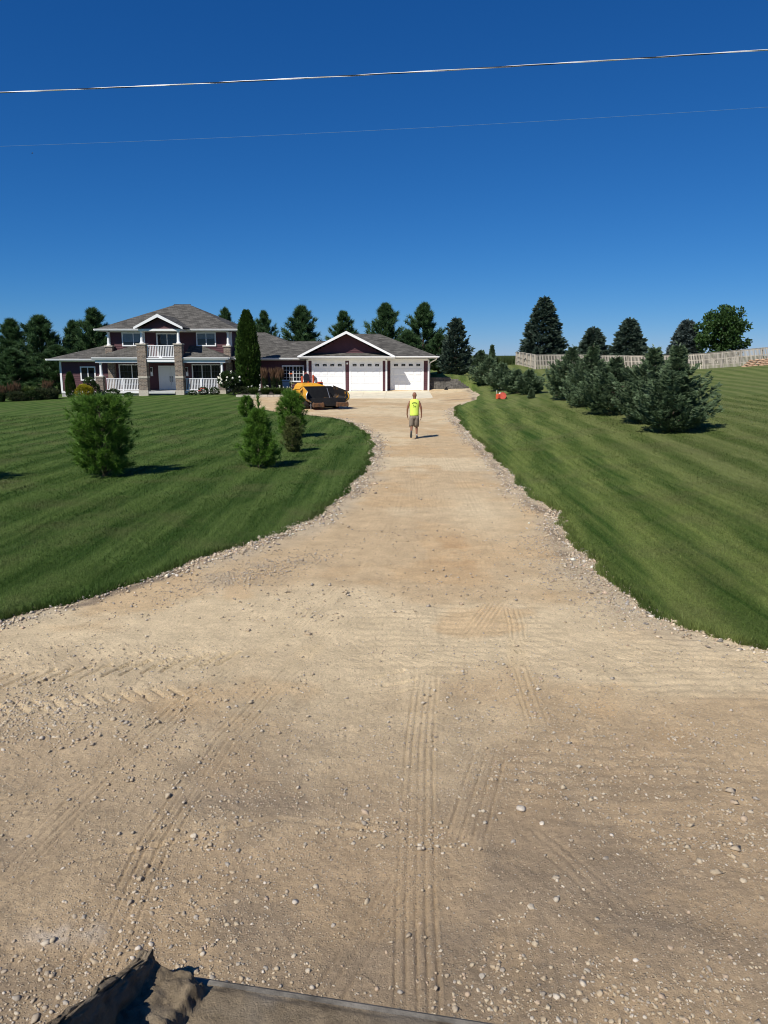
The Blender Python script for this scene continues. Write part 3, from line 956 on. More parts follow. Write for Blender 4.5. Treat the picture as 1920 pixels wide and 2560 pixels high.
siding(w_gar, -6.27, .12, .28, 2.70, 65.0, [(-6.0, -3.21, 0, 3), (-2.90, -.11, 0, 3)])
siding(w_bay, .27, 3.68, .28, 2.70, 65.8, [(.54, 3.34, 0, 3)])

# roofs ------------------------------------------------------------
def roof(faces, name='roof'):
    m = MB()
    for f in faces: m.poly(f)
    return m.build(name, M['shingle'], house)
def gutter(parent, p, q, h=.15, d=.13):
    """white K-profile gutter from p to q along an eave"""
    p = Vector(p); q = Vector(q); t = (q - p).normalized(); n = Vector((t.y, -t.x, 0))
    prof = [(0, 0), (d * .55, 0), (d * .75, h * .35), (d, h * .6), (d, h), (0, h)]
    m = MB(); m.slab([p + n * a + Vector((0, 0, b)) for a, b in prof], q - p)
    return m.build('gutter', M['white'], parent)
def soffit(x0, x1, y0, y1, z): return bx('soffit', M['soffit'], house, x0, x1, y0, y1, z - .03, z)

# two storey hip
e = 5.26
A, B, C_, D_ = (-23.88, 65.25, e), (-12.09, 65.25, e), (-12.09, 76.75, e), (-23.88, 76.75, e)
r0, r1 = (-18.63, 71, 7.57), (-17.39, 71, 7.57)
rm = roof([[A, B, r1, r0], [B, C_, r1], [C_, D_, r0, r1], [D_, A, r0]])
MB().box(-18.75, -17.27, 70.92, 71.08, 7.54, 7.60).build('ridge_cap', M['shingle'], rm)
soffit(-23.86, -12.11, 65.27, 76.7, 5.14)
gutter(rm, (-23.9, 65.26, 5.13), (-19.55, 65.26, 5.13)); gutter(rm, (-16.40, 65.26, 5.13), (-12.07, 65.26, 5.13)); gutter(rm, (-12.1, 65.2, 5.13), (-12.1, 76.7, 5.13)); gutter(rm, (-23.87, 76.7, 5.13), (-23.87, 65.2, 5.13))
# balcony gable
ap, g0, g1 = 6.36, (-19.97, 5.34), (-16.05, 5.34); xm = -18.01; yb = 68.4
rg = MB()
for s_, (gx_, gz_) in ((-1, g0), (1, g1)):
    rg.slab([(gx_, 62.98, gz_), (xm, 62.98, ap), (xm, yb, ap), (gx_, yb - 2.4, gz_)], (0, 0, -.10))
rgo = rg.build('gable_roof', M['shingle'], house)
for s_, (gx_, gz_) in ((-1, g0), (1, g1)):
    MB().slab([(gx_ - s_ * 0 , 62.93, gz_ + .012), (xm, 62.93, ap + .012), (xm, 62.93, ap - .25), (gx_ + s_ * -.0, 62.93, gz_ - .17)], (0, .045, 0)).build('rake_board', M['white'], rgo)
m = MB(); m.slab([(-19.62, 63.45, 5.22), (-16.40, 63.45, 5.22), (xm, 63.45, 6.12)], (0, .1, 0)); gw_ = m.build('gable_wall', M['maroon'], house)
siding(gw_, 0, 0, 5.22, 6.06, 63.45, clip=lambda z: (xm - (6.12 - z) * 1.79 + .03, xm + (6.12 - z) * 1.79 - .03))
m = MB(); m.box(-19.70, -16.32, 63.30, 63.60, 5.06, 5.22); m.box(-19.70, -19.45, 63.6, 65.3, 5.06, 5.22); m.box(-16.57, -16.32, 63.6, 65.3, 5.06, 5.22); m.build('gable_beam', M['white'], house)
bx('soffit', M['soffit'], house, -19.45, -16.57, 63.6, 66, 5.20, 5.23)
# wing hip
e = 2.84
ry, rz = 70.0, 2.84 + 4.75 * .315
rw = roof([[(-28.06, 65.25, e), (-22.9, 65.25, e), (-22.9, ry, rz), (-23.31, ry, rz)], [(-28.06, 74.75, e), (-28.06, 65.25, e), (-23.31, ry, rz)], [(-22.9, 74.75, e), (-28.06, 74.75, e), (-23.31, ry, rz), (-22.9, ry, rz)]])
soffit(-28.04, -23.1, 65.27, 74.7, 2.74)
gutter(rw, (-28.08, 65.26, 2.70), (-23.5, 65.26, 2.70)); gutter(rw, (-28.05, 74.7, 2.70), (-28.05, 65.2, 2.70))
# porch roofs
ze, zp = 2.98, 3.95
rp = roof([[(-23.62, 63.38, ze), (-19.84, 63.38, ze), (-19.84, 66.05, zp), (-20.95, 66.05, zp)], [(-23.62, 66.05, ze), (-23.62, 63.38, ze), (-20.95, 66.05, zp)], [(-23.62, 63.38, ze - .04), (-23.62, 66.05, ze - .04), (-19.84, 66.05, ze - .04), (-19.84, 63.38, ze - .04)], [(-19.84, 63.38, ze), (-19.84, 66.05, ze), (-19.84, 66.05, zp)]], 'porch_roof')
rq = roof([[(-16.30, 63.38, ze), (-12.58, 63.38, ze), (-15.35, 66.05, zp), (-16.30, 66.05, zp)], [(-12.58, 63.38, ze), (-12.58, 66.05, ze), (-15.35, 66.05, zp)], [(-16.30, 63.38, ze - .04), (-16.3, 66.05, ze - .04), (-12.58, 66.05, ze - .04), (-12.58, 63.38, ze - .04)], [(-16.30, 63.38, ze), (-16.30, 66.05, ze), (-16.30, 66.05, zp)]], 'porch_roof')
gutter(rp, (-23.62, 63.40, 2.80), (-19.90, 63.40, 2.80), .17); gutter(rq, (-16.26, 63.40, 2.80), (-12.58, 63.40, 2.80), .17); gutter(rq, (-12.60, 63.36, 2.80), (-12.60, 65.9, 2.80), .17)
m = MB(); m.box(-23.42, -19.90, 63.50, 63.72, 2.54, 2.92); m.box(-23.42, -23.2, 63.72, 66, 2.54, 2.92); m.build('porch_beam', M['white'], house)
m = MB(); m.box(-16.26, -12.86, 63.50, 63.72, 2.54, 2.92); m.box(-13.08, -12.86, 63.72, 66, 2.54, 2.92); m.build('porch_beam', M['white'], house)
bx('porch_ceiling', M['soffit'], house, -23.2, -13.08, 63.72, 65.96, 2.62, 2.66)
# porch floor and landing
m = MB(); m.box(-23.30, -12.98, 63.62, 65.96, .12, .27); m.build('porch_floor', M['porchfloor'], house)
m = MB(); m.box(-23.32, -19.92, 63.56, 63.615, .10, .285); m.box(-16.24, -12.96, 63.56, 63.615, .10, .285); m.build('porch_fascia', M['white'], house)
m = MB(); m.box(-19.10, -16.95, 63.10, 63.60, .10, .26); m.build('entry_step', M['porchfloor'], house)
bx('porch_base', M['foundation'], house, -23.2, -13.05, 63.70, 65.9, -.6, .12)
# balcony
m = MB(); m.box(-19.15, -16.90, 63.30, 65.96, 2.66, 2.78); bal = m.build('balcony_floor', M['soffit'], house)
m = MB(); m.box(-19.15, -16.90, 63.24, 63.30, 2.62, 2.78); m.box(-19.15, -16.90, 63.20, 63.26, 2.83, 2.93); m.build('balcony_fascia', M['white'], house)
bx('balcony_ceiling', M['soffit'], house, -19.15, -16.9, 63.32, 65.95, 2.56, 2.60)
bx('balcony_deck', M['porchfloor'], house, -19.15, -16.9, 63.3, 65.95, 2.785, 2.86)

def railing(x0, x1, y, z0, z1, step=.128, newels=(), label=None):
    m = MB(); m.box(x0, x1, y - .045, y + .045, z1 - .07, z1); m.box(x0, x1, y - .03, y + .03, z0, z0 + .07)
    for nx in newels: m.box(nx - .05, nx + .05, y - .05, y + .05, z0 - .12, z1 + .02)
    o = m.build('railing', M['pvc'], house)
    if label: o['label'] = label
    me = MB().box(-.026, .026, -.022, .022, z0 + .07, z1 - .07).mesh('baluster', M['pvc'])
    n = max(2, int((x1 - x0) / step))
    for i in range(n):
        b = link('baluster', me, o); b.location = (x0 + (x1 - x0) * (i + .5) / n, y, 0)
    return o
railing(-19.12, -16.92, 63.36, 2.98, 3.94, .125, (), 'white balcony railing')
railing(-22.66, -19.95, 63.66, .34, 1.30, .125, (-21.3,), 'white railing of the left porch')
railing(-16.20, -13.52, 63.66, .34, 1.30, .125, (-14.9,), 'white railing of the right porch')
bx('balcony_bracket', M['white'], house, -18.15, -17.87, 63.22, 63.28, 2.93, 3.02)

def pier(x0, x1, y0, y1, z0, z1, base=0.0, cap=True):
    o = bx('brick_pier', M['brick'], house, x0, x1, y0, y1, z0 + base, z1)
    if base:
        bx('base_stone', M['capstone'], o, x0 - .03, x1 + .03, y0 - .03, y1 + .03, z0 - .3, z0 + base)
    if cap:
        MB().cbox(x0 - .06, x1 + .06, y0 - .06, y1 + .06, z1, z1 + .09, .015).build('cap_stone', M['capstone'], o)
    return o
p = pier(-19.88, -19.17, 63.15, 63.86, .0, 3.98, .36); bx('stone_band', M['capstone'], p, -19.905, -19.145, 63.125, 63.885, 1.32, 1.50)
p = pier(-16.88, -16.26, 63.15, 63.86, .0, 3.98, .36); bx('stone_band', M['capstone'], p, -16.905, -16.235, 63.125, 63.885, 1.32, 1.50)
pier(-23.47, -22.88, 63.46, 64.06, -.1, 1.38, .12)
pier(-13.50, -12.92, 63.46, 64.06, .0, 1.38, .34)
pier(-23.16, -22.60, 65.6, 66.0, .2, 2.56, 0, False); pier(-13.25, -12.76, 65.6, 66.3, .2, 2.56, 0, False)
pier(-23.22, -22.62, 65.42, 66.0, 2.9, 3.84); pier(-13.36, -12.78, 65.42, 66.0, 2.9, 3.84)

def post(x, y, z0, z1, r=.11):
    m = MB(); m.lathe(x, y, [(r * 1.7, z0), (r * 1.7, z0 + .06), (r * 1.25, z0 + .10), (r * 1.08, z0 + .2), (r * .95, (z0 + z1) / 2), (r * .86, z1 - .14), (r * 1.15, z1 - .10), (r * 1.2, z1)], 14)
    return m.build('porch_post', M['white'], house, smooth=False)
post(-19.52, 63.5, 4.07, 5.06); post(-16.56, 63.5, 4.07, 5.06)
post(-23.06, 63.72, 1.47, 2.54); post(-13.19, 63.72, 1.47, 2.54)
post(-22.96, 65.7, 3.93, 5.06); post(-13.0, 65.7, 3.93, 5.06)

# entry doors
m = MB(); m.box(-19.02, -18.90, 65.9, 65.98, .28, 2.28); m.box(-17.04, -16.92, 65.9, 65.98, .28, 2.28); m.box(-18.90, -17.04, 65.9, 65.98, 2.15, 2.28)
df = m.build('entry_door_frame', M['white'], house)
for s_, a, b in ((-1, -18.895, -17.978), (1, -17.962, -17.045)):
    m = MB(); m.box(a, b, 65.93, 65.975, .29, 2.145)
    d = m.build('entry_door', M['white'], house)
    for zz0, zz1 in ((.42, 1.0), (1.12, 2.03)):
        for xx0, xx1 in ((a + .10, (a + b) / 2 - .04), ((a + b) / 2 + .04, b - .10)):
            bx('panel', M['white'], d, xx0, xx1, 65.915, 65.929, zz0, zz1)
    hx = -17.97 + s_ * .09
    m = MB(); m.tube([(hx, 65.90, .95), (hx, 65.86, 1.05), (hx, 65.86, 1.25), (hx, 65.90, 1.36)], .022, 6); m.box(hx - .03, hx + .03, 65.90, 65.928, 1.24, 1.42)
    m.build('handle', M['black'], d)
for lx_ in (-19.60, -16.62 + .0):
    m = MB(); m.box(lx_ - .10, lx_ + .10, 65.94, 65.965, 1.42, 2.16); pl = m.build('wall_lantern', M['white'], house)
    m = MB(); m.lathe(lx_, 65.84, [(.02, 2.12), (.09, 2.06), (.075, 1.98), (.06, 1.80), (.03, 1.77)], 8); m.box(lx_ - .015, lx_ + .015, 65.84, 65.94, 2.09, 2.12); m.build('lantern', M['black'], pl)

# link roof: front slope climbs to a higher ridge beside the main house
rl = roof([[(-12.75, 65.28, 2.92), (-4.0, 65.28, 2.92), (-4.0, 69.3, 4.34), (-8.60, 69.3, 4.34), (-10.75, 71.6, 5.16), (-12.75, 71.6, 5.16)],
           [(-12.75, 77.9, 2.92), (-12.75, 71.6, 5.16), (-10.75, 71.6, 5.16), (-8.60, 73.9, 4.34), (-8.6, 77.9, 2.92)], [(-10.75, 71.6, 5.16), (-8.60, 69.3, 4.34), (-8.60, 73.9, 4.34)],
           [(-8.60, 69.3, 4.34), (-4.0, 69.3, 4.34), (-4.0, 73.3, 2.92), (-8.6, 73.3, 2.92)]])
bx('ridge_cap', M['shingle'], rl, -8.6, -4.2, 69.22, 69.38, 4.315, 4.365)
bx('ridge_cap', M['shingle'], rl, -12.7, -10.75, 71.52, 71.68, 5.135, 5.185)
gutter(rl, (-12.7, 65.30, 2.78), (-7.02, 65.30, 2.78)); soffit(-12.7, -6.4, 65.3, 66, 2.80)
# garage hip and front gable
e = 3.06
rr_ = roof([[(-6.4, 65.0, e), (4.46, 65.0, e), (-.35, 70.1, 4.98), (-2.8, 70.1, 4.98)], [(4.46, 65.0, e), (4.46, 75.9, e), (-.35, 70.1, 4.98)], [(4.46, 75.9, e), (-6.4, 75.9, e), (-2.8, 70.1, 4.98), (-.35, 70.1, 4.98)], [(-6.4, 75.9, e), (-6.4, 65.0, e), (-2.8, 70.1, 4.98)]])
gutter(rr_, (.90, 65.0, 2.92), (4.48, 65.0, 2.92)); gutter(rr_, (4.46, 64.98, 2.92), (4.46, 75.9, 2.92)); soffit(.2, 4.44, 65.02, 75.8, 2.92)
bx('ridge_cap', M['shingle'], rr_, -2.9, -.3, 70.02, 70.18, 4.955, 5.01)
gm = MB(); ap = 5.06; xm = -3.07
for gx_ in (-7.10, .95):
    gm.slab([(gx_, 64.18, 3.06), (xm, 64.18, ap), (xm, 71.0, ap), (gx_, 66.5, 3.06)], (0, 0, -.10))
go = gm.build('gable_roof', M['shingle'], house)
for s_, gx_ in ((-1, -7.12), (1, .97)):
    MB().slab([(gx_, 64.13, 3.06), (xm, 64.13, ap + .02), (xm, 64.13, ap - .20), (gx_ - s_ * .30, 64.13, 3.03)], (0, .045, 0)).build('rake_board', M['white'], go)
m = MB(); m.slab([(-6.55, 65.0, 2.95), (.41, 65.0, 2.95), (xm, 65.0, 4.85)], (0, .1, 0)); gw_ = m.build('gable_wall', M['maroon'], house)
siding(gw_, 0, 0, 3.28, 4.80, 65.0, clip=lambda z: (xm - (4.86 - z) * 1.88 + .05, xm + (4.86 - z) * 1.88 - .05))
m = MB(); m.slab([(-7.0, 64.22, 3.07), (.88, 64.22, 3.07), (.42, 64.98, 3.34), (-6.54, 64.98, 3.34)], (0, 0, -.03)); m.build('pent_roof', M['shingle'], house)
gutter(go, (-7.08, 64.22, 2.90), (.93, 64.22, 2.90)); soffit(-7.0, .9, 64.24, 65, 2.90)
MB().tube([(4.36, 65.1, 2.92), (4.34, 65.3, 2.80), (3.90, 65.85, 2.55), (3.84, 65.92, 2.4), (3.84, 65.92, .25)], .05, 6).build('downspout', M['white'], house)
m = MB(); m.lathe(-3.05, 64.9, [(.02, 2.40), (.07, 2.42), (.075, 2.50), (.04, 2.56)], 8); m.build('wall_light', M['white'], house)

# apron, joint
m = MB()
m.slab([(-6.55, 57.5, .03), (-1.65, 57.5, .03), (-1.65, 64.97, .215), (-6.55, 64.97, .215)], (0, 0, -.2)); ap1 = m.build('concrete_apron', M['concrete'])
m = MB(); m.slab([(-1.64, 57.5, .03), (.02, 57.5, .03), (.22, 64.97, .215), (-1.64, 64.97, .215)], (0, 0, -.2)); m.build('slab', M['concrete'], ap1)
m = MB(); m.slab([(.03, 57.5, .03), (3.66, 57.5, .03), (3.80, 65.76, .215), (.24, 65.76, .215)], (0, 0, -.2)); m.build('slab', M['concrete'], ap1)
tag(ap1, 'pale concrete apron in front of the garage doors', 'apron', kind='structure')

# block retaining wall right of the garage
rwall = empty('retaining_wall', (5.4, 66.4, .15))
tag(rwall, 'grey concrete block retaining wall stepping down beside the garage', 'wall')
bm_ = [MB().cbox(-.215, .215, -.15, .15, 0, .145, .014).mesh('block', M['block']) for _ in range(1)]
ends = [7.25, 7.22, 7.16, 7.02, 6.85, 6.62, 6.35, 5.55]
for r, xe in enumerate(ends):
    x_ = 3.86 + (.215 if r % 2 else 0); z_ = .10 + r * .150
    while x_ < xe - .1:
        b = link('block', bm_[0], rwall); b.location = (x_ + .1, 66.42 + r * .022 + random.uniform(-.008, .008), z_ + random.uniform(-.002, .002))
        b.scale = (.988, 1, 1)
        x_ += .434
# small black solid put in for a dark triangle at the wall's foot
m = MB(); m.rings([[(-.27, -.16, 0), (.27, -.16, 0), (.27, .12, 0), (-.27, .12, 0)], [(-.13, -.08, .19), (.13, -.08, .19), (.13, .06, .19), (-.13, .06, .19)], [(-.02, -.02, .36), (.03, -.02, .36), (.03, .02, .36), (-.02, .02, .36)]])
o = m.build('black_wedge', plain('matte_black', (.006, .006, .007), .9)); o.location = (5.28, 66.0, .15); tag(o, 'small black pointed cover at the foot of the grey block wall', 'wedge')
# ------------------------------------------------------------------ plants
M['pine'] = foliage('young_pine_needles', (0.044, 0.110, 0.012), (0.165, 0.310, 0.045), .32)
M['pinefar'] = foliage('pine_needles', (0.022, 0.060, 0.022), (0.105, 0.185, 0.068), .22)
M['spruce'] = foliage('spruce_needles', (0.040, 0.080, 0.034), (0.205, 0.280, 0.150), .15)
M['bluespruce'] = foliage('blue_spruce_needles', (0.045, 0.068, 0.062), (0.160, 0.205, 0.185), .15)
M['darkspruce'] = foliage('dark_spruce_needles', (0.026, 0.054, 0.036), (0.120, 0.165, 0.118), .15)
M['arbor'] = foliage('arborvitae_sprays', (0.022, 0.055, 0.009), (0.080, 0.145, 0.026), .2)
M['maple'] = foliage('maple_leaves', (0.024, 0.056, 0.014), (0.080, 0.150, 0.038), .3)
M['shrub'] = foliage('shrub_leaves', (0.022, 0.046, 0.014), (0.07, 0.115, 0.035), .3)
M['yellowshrub'] = foliage('golden_shrub_leaves', (0.17, 0.15, 0.010), (0.52, 0.46, 0.030), .3)
M['lily'] = foliage('daylily_leaves', (0.04, 0.075, 0.018), (0.14, 0.19, 0.045), .3)
M['reed'] = foliage('reed_grass', (0.030, 0.052, 0.020), (0.07, 0.10, 0.04), .3)
M['plume'] = foliage('reed_plume', (0.13, 0.075, 0.040), (0.27, 0.165, 0.10), .3)
M['mixedplant'] = foliage('perennial_leaves', (0.030, 0.048, 0.020), (0.095, 0.115, 0.050), .3)
M['tallgrass'] = foliage('tall_grass_blades', (0.035, 0.065, 0.016), (0.095, 0.13, 0.045), .3)
M['flower'] = plain('white_petals', (0.75, 0.73, 0.62), .7, var=.1)
M['redflower'] = plain('coral_petals', (0.62, 0.12, 0.09), .7, var=.2)
M['orangeflower'] = plain('orange_petals', (0.75, 0.16, 0.03), .7, var=.2)
M['brownneedle'] = foliage('browned_needles', (0.05, 0.075, 0.020), (0.17, 0.19, 0.06), .25)

def unit(a): return a / np.maximum(1e-9, np.linalg.norm(a, axis=-1, keepdims=True))
def tufts(P, D, n, L, W, spread, tint, back=.35):
    """needle tufts: k clusters of n thin triangles"""
    k = len(P)
    d = unit(D[:, None] + spread * rng.normal(size=(k, n, 3)))
    st = P[:, None] - D[:, None] * (back * L * rng.random((k, n, 1)))
    ln = L * rng.uniform(.7, 1.15, (k, n, 1))
    if np.ndim(L): pass
    sd_ = unit(np.cross(d, rng.normal(size=(k, n, 3)))) * (W / 2)
    V = np.stack([st - sd_, st + sd_, st + d * ln], 2)
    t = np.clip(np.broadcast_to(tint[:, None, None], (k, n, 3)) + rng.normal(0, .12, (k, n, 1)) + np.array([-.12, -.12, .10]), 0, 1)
    return V.reshape(-1, 3), t.ravel()
def kites(P, D, L, W, tint, cross=2):
    """flat spindle sprays: each cluster 2 crossed diamonds"""
    k = len(P); Vs = []; ts = []
    r = unit(np.cross(D, rng.normal(size=(k, 3)))); r2 = np.cross(D, r)
    for q in range(cross):
        s_ = r if q == 0 else r2
        a = P; b = P + D * (L * .45)[:, None] + s_ * (W / 2)[:, None]; c = P + D * L[:, None]; d = P + D * (L * .45)[:, None] - s_ * (W / 2)[:, None]
        Vs.append(np.stack([a, b, c, a, c, d], 1).reshape(-1, 3))
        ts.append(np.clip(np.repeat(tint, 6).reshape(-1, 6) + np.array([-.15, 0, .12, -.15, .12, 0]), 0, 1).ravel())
    return np.concatenate(Vs), np.concatenate(ts)
def tri_mesh(name, parts, mat):
    V = np.concatenate([p[0] for p in parts]); t = np.concatenate([p[1] for p in parts])
    return mesh_np(name, V, np.arange(len(V)).reshape(-1, 3), mat, False, tint=t)

def trunk_mesh(h, r, mat, limbs=None, bend=.02):
    m = MB()
    m.tube([(random.uniform(-bend, bend) * h * (i / 6), random.uniform(-bend, bend) * h * (i / 6), h * i / 6 - (.1 if i == 0 else 0)) for i in range(7)], [r * (1 - .86 * i / 6) * (1.25 if i == 0 else 1) for i in range(7)], 7)
    for a, b, rr in (limbs or []): m.tube([a, ((a[0] + b[0]) / 2, (a[1] + b[1]) / 2, (a[2] + b[2]) / 2 + .04 * h), b], [rr, rr * .7, rr * .3], 5)
    return m.mesh('trunk', mat, True)

def pine_crown(name, H, prof, mat, nb, per, n, L, W, rise=.7, zmin=.04, spread=.42, gap=.0, brown=0.0):
    """branches climb outwards from the stem, each ending in brushes of long needles"""
    P = []; D = []; tn = []; limbs = []
    zs = zmin + (1 - zmin) * (np.arange(nb) + rng.random(nb)) / nb
    pz = [p[0] for p in prof]; pr = [p[1] for p in prof]
    lump = rng.random(40)
    for i, zf in enumerate(zs):
        a = i * 2.399 + rng.normal(0, .25)
        r = np.interp(zf, pz, pr) * (1 + .42 * (lump[int((zf * 5 + a * 1.1) % 40)] - .5)) * rng.uniform(.78, 1.12)
        if rng.random() < gap: r *= .55
        up = rise * rng.uniform(.7, 1.25)
        tip = np.array([math.cos(a) * r, math.sin(a) * r, min(H * zf + r * up * .55, H * 1.02)])
        root = np.array([0, 0, max(.03 * H, H * zf - r * .28)])
        if i % 3 == 0: limbs.append((tuple(root), tuple(root + (tip - root) * .85), .012 * H * (1 - .6 * zf)))
        for q in range(per):
            s = rng.uniform(.30, 1.0) ** .75
            p = root + (tip - root) * s + rng.normal(0, .075, 3) * (r + .1) * (1.15 - .4 * s)
            d = unit(np.array([math.cos(a) * .75, math.sin(a) * .75, rise * .95]) + rng.normal(0, .38, 3))
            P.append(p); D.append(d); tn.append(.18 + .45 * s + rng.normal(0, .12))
    # leader
    for q in range(max(4, nb // 14)):
        P.append(np.array([rng.normal(0, .03) * H * .5, rng.normal(0, .03) * H * .5, H * (.93 + .09 * rng.random())])); D.append(unit(np.array([rng.normal(0, .3), rng.normal(0, .3), 1.0]))); tn.append(.6)
    P = np.array(P); D = np.array(D); tn = np.clip(np.array(tn), 0, 1)
    P[:, 2] = np.maximum(P[:, 2], .05)
    return tri_mesh(name, [tufts(P, D, n, L, W, spread, tn)], mat), limbs

def spruce_crown(name, H, Rm, mat, nb, per, L, W, power=.85, zmin=.02, rag=.2, lift=.18, lead=.10, core=True, prof=None):
    P = []; D = []; tn = []; LL = []; limbs = []
    zs = zmin + (1 - zmin) * ((np.arange(nb) + rng.random(nb)) / nb) ** 1.12
    lump = rng.random(64)
    for i, zf in enumerate(zs):
        a = i * 2.399 + rng.normal(0, .3)
        r = Rm * ((1 - zf) ** power) if prof is None else np.interp(zf, [p[0] for p in prof], [p[1] for p in prof])
        r = r * (1 + rag * 2 * (lump[int((zf * 9 + a * 1.3) % 64)] - .5)) * rng.uniform(1 - rag, 1.05) + .03 * Rm
        dz = lift * rng.uniform(.5, 1.5)
        ca, sa = math.cos(a), math.sin(a)
        root = np.array([0, 0, H * zf])
        if i % 4 == 0: limbs.append((tuple(root), (ca * r * .8, sa * r * .8, H * zf + r * dz * .4), .010 * H))
        npr = max(4, int(per * (.35 + .65 * r / Rm)))
        s = rng.uniform(.18, 1.0, npr) ** .7
        lat = rng.uniform(-1, 1, npr) * (1.05 - s) * r * .62
        z = H * zf + r * dz * s * s - .06 * r * np.sin(s * 3.1) + rng.normal(0, .03, npr) * r
        p = np.c_[ca * r * s - sa * lat, sa * r * s + ca * lat, z]
        d = np.c_[ca + rng.normal(0, .30, npr) - sa * np.sign(lat) * .75, sa + rng.normal(0, .30, npr) + ca * np.sign(lat) * .75, lift + rng.normal(.10, .28, npr)]
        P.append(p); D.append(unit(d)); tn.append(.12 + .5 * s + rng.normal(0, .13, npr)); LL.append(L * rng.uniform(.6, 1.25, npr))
    nl = 14
    zz = np.linspace(1 - lead * 1.2, 1.0 + lead * .2, nl)
    P.append(np.c_[rng.normal(0, .012, (nl, 2)) * H, zz * H]); D.append(unit(np.c_[rng.normal(0, .55, (nl, 2)), np.full(nl, .9)])); tn.append(np.full(nl, .5)); LL.append(np.full(nl, L * .9))
    P = np.concatenate(P); D = np.concatenate(D); tn = np.clip(np.concatenate(tn), 0, 1); LL = np.concatenate(LL)
    P[:, 2] = np.maximum(P[:, 2], .04)
    parts = [kites(P, D, LL, LL * W, tn)]
    # short side needles roughen each spray
    sel = rng.random(len(P)) < .75
    parts.append(tufts(P[sel] + D[sel] * LL[sel][:, None] * .35, D[sel], 5, L * .42, L * .10, .75, tn[sel]))
    return tri_mesh(name, parts, mat), limbs

def leaf_ball(name, rx, ry, rz, n, L, W, mat, zc=None, up=.35, lumps=9, inner=.35, topflat=0):
    """shrub: leaves spread through lumpy ellipsoid"""
    zc = rz if zc is None else zc
    u = unit(rng.normal(size=(n, 3)))
    lc = unit(rng.normal(size=(lumps, 3)))
    k = np.max(u @ lc.T, 1)
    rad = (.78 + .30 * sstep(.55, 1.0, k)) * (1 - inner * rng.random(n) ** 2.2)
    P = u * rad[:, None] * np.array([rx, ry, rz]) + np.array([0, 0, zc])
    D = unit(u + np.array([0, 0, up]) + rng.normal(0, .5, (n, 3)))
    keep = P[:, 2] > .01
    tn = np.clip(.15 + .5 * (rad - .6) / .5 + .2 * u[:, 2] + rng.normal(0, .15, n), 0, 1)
    P, D, tn = P[keep], D[keep], tn[keep]
    return tri_mesh(name, [kites(P, D, L * rng.uniform(.6, 1.3, len(P)), np.full(len(P), W), tn, 2)], mat)

def tree(name, label, cat, loc, crown, trunk, group=None, scale=(1, 1, 1), rz=0.0):
    e = empty(name, loc, rz); e.scale = scale
    tag(e, label, cat, group)
    if trunk is not None: link('trunk', trunk, e, True)
    link('crown', crown, e, True)
    return e

# ---- young pines on the left lawn
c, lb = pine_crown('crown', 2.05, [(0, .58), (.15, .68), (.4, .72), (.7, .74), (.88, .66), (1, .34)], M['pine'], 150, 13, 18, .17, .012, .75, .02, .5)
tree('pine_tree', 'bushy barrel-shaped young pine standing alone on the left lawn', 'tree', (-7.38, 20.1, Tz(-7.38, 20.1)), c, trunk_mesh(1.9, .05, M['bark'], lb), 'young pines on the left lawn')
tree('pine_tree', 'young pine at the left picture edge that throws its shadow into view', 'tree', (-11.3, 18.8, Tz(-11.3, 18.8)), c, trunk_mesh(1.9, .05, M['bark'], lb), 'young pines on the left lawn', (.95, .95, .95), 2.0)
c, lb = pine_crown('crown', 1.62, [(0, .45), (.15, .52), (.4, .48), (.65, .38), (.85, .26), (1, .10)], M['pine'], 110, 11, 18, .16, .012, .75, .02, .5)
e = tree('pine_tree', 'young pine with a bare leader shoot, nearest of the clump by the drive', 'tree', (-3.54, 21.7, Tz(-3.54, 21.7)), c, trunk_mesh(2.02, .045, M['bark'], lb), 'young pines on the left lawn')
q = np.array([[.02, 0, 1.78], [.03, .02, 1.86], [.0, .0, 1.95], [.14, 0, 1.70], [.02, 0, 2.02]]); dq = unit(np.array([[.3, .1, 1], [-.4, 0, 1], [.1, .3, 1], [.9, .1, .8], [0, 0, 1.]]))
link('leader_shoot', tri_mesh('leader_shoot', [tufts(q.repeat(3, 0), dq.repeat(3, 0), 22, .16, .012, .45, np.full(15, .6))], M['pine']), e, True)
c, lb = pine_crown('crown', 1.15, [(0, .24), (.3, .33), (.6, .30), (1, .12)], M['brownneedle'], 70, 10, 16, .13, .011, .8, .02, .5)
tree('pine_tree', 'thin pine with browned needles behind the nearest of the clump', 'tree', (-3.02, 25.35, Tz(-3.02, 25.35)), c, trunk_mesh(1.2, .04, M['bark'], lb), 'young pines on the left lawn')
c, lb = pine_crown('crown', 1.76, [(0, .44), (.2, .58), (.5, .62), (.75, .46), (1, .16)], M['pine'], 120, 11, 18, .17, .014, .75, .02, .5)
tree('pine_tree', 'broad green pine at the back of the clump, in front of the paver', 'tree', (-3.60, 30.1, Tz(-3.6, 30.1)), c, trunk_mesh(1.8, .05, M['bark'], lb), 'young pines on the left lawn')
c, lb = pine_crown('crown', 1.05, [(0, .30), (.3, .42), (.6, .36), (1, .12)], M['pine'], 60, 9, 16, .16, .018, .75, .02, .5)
tree('pine_tree', 'smallest pine, farthest of the clump, at the edge of the tan pad', 'tree', (-7.07, 39.9, Tz(-7.07, 39.9)), c, trunk_mesh(1.0, .035, M['bark'], lb), 'young pines on the left lawn')

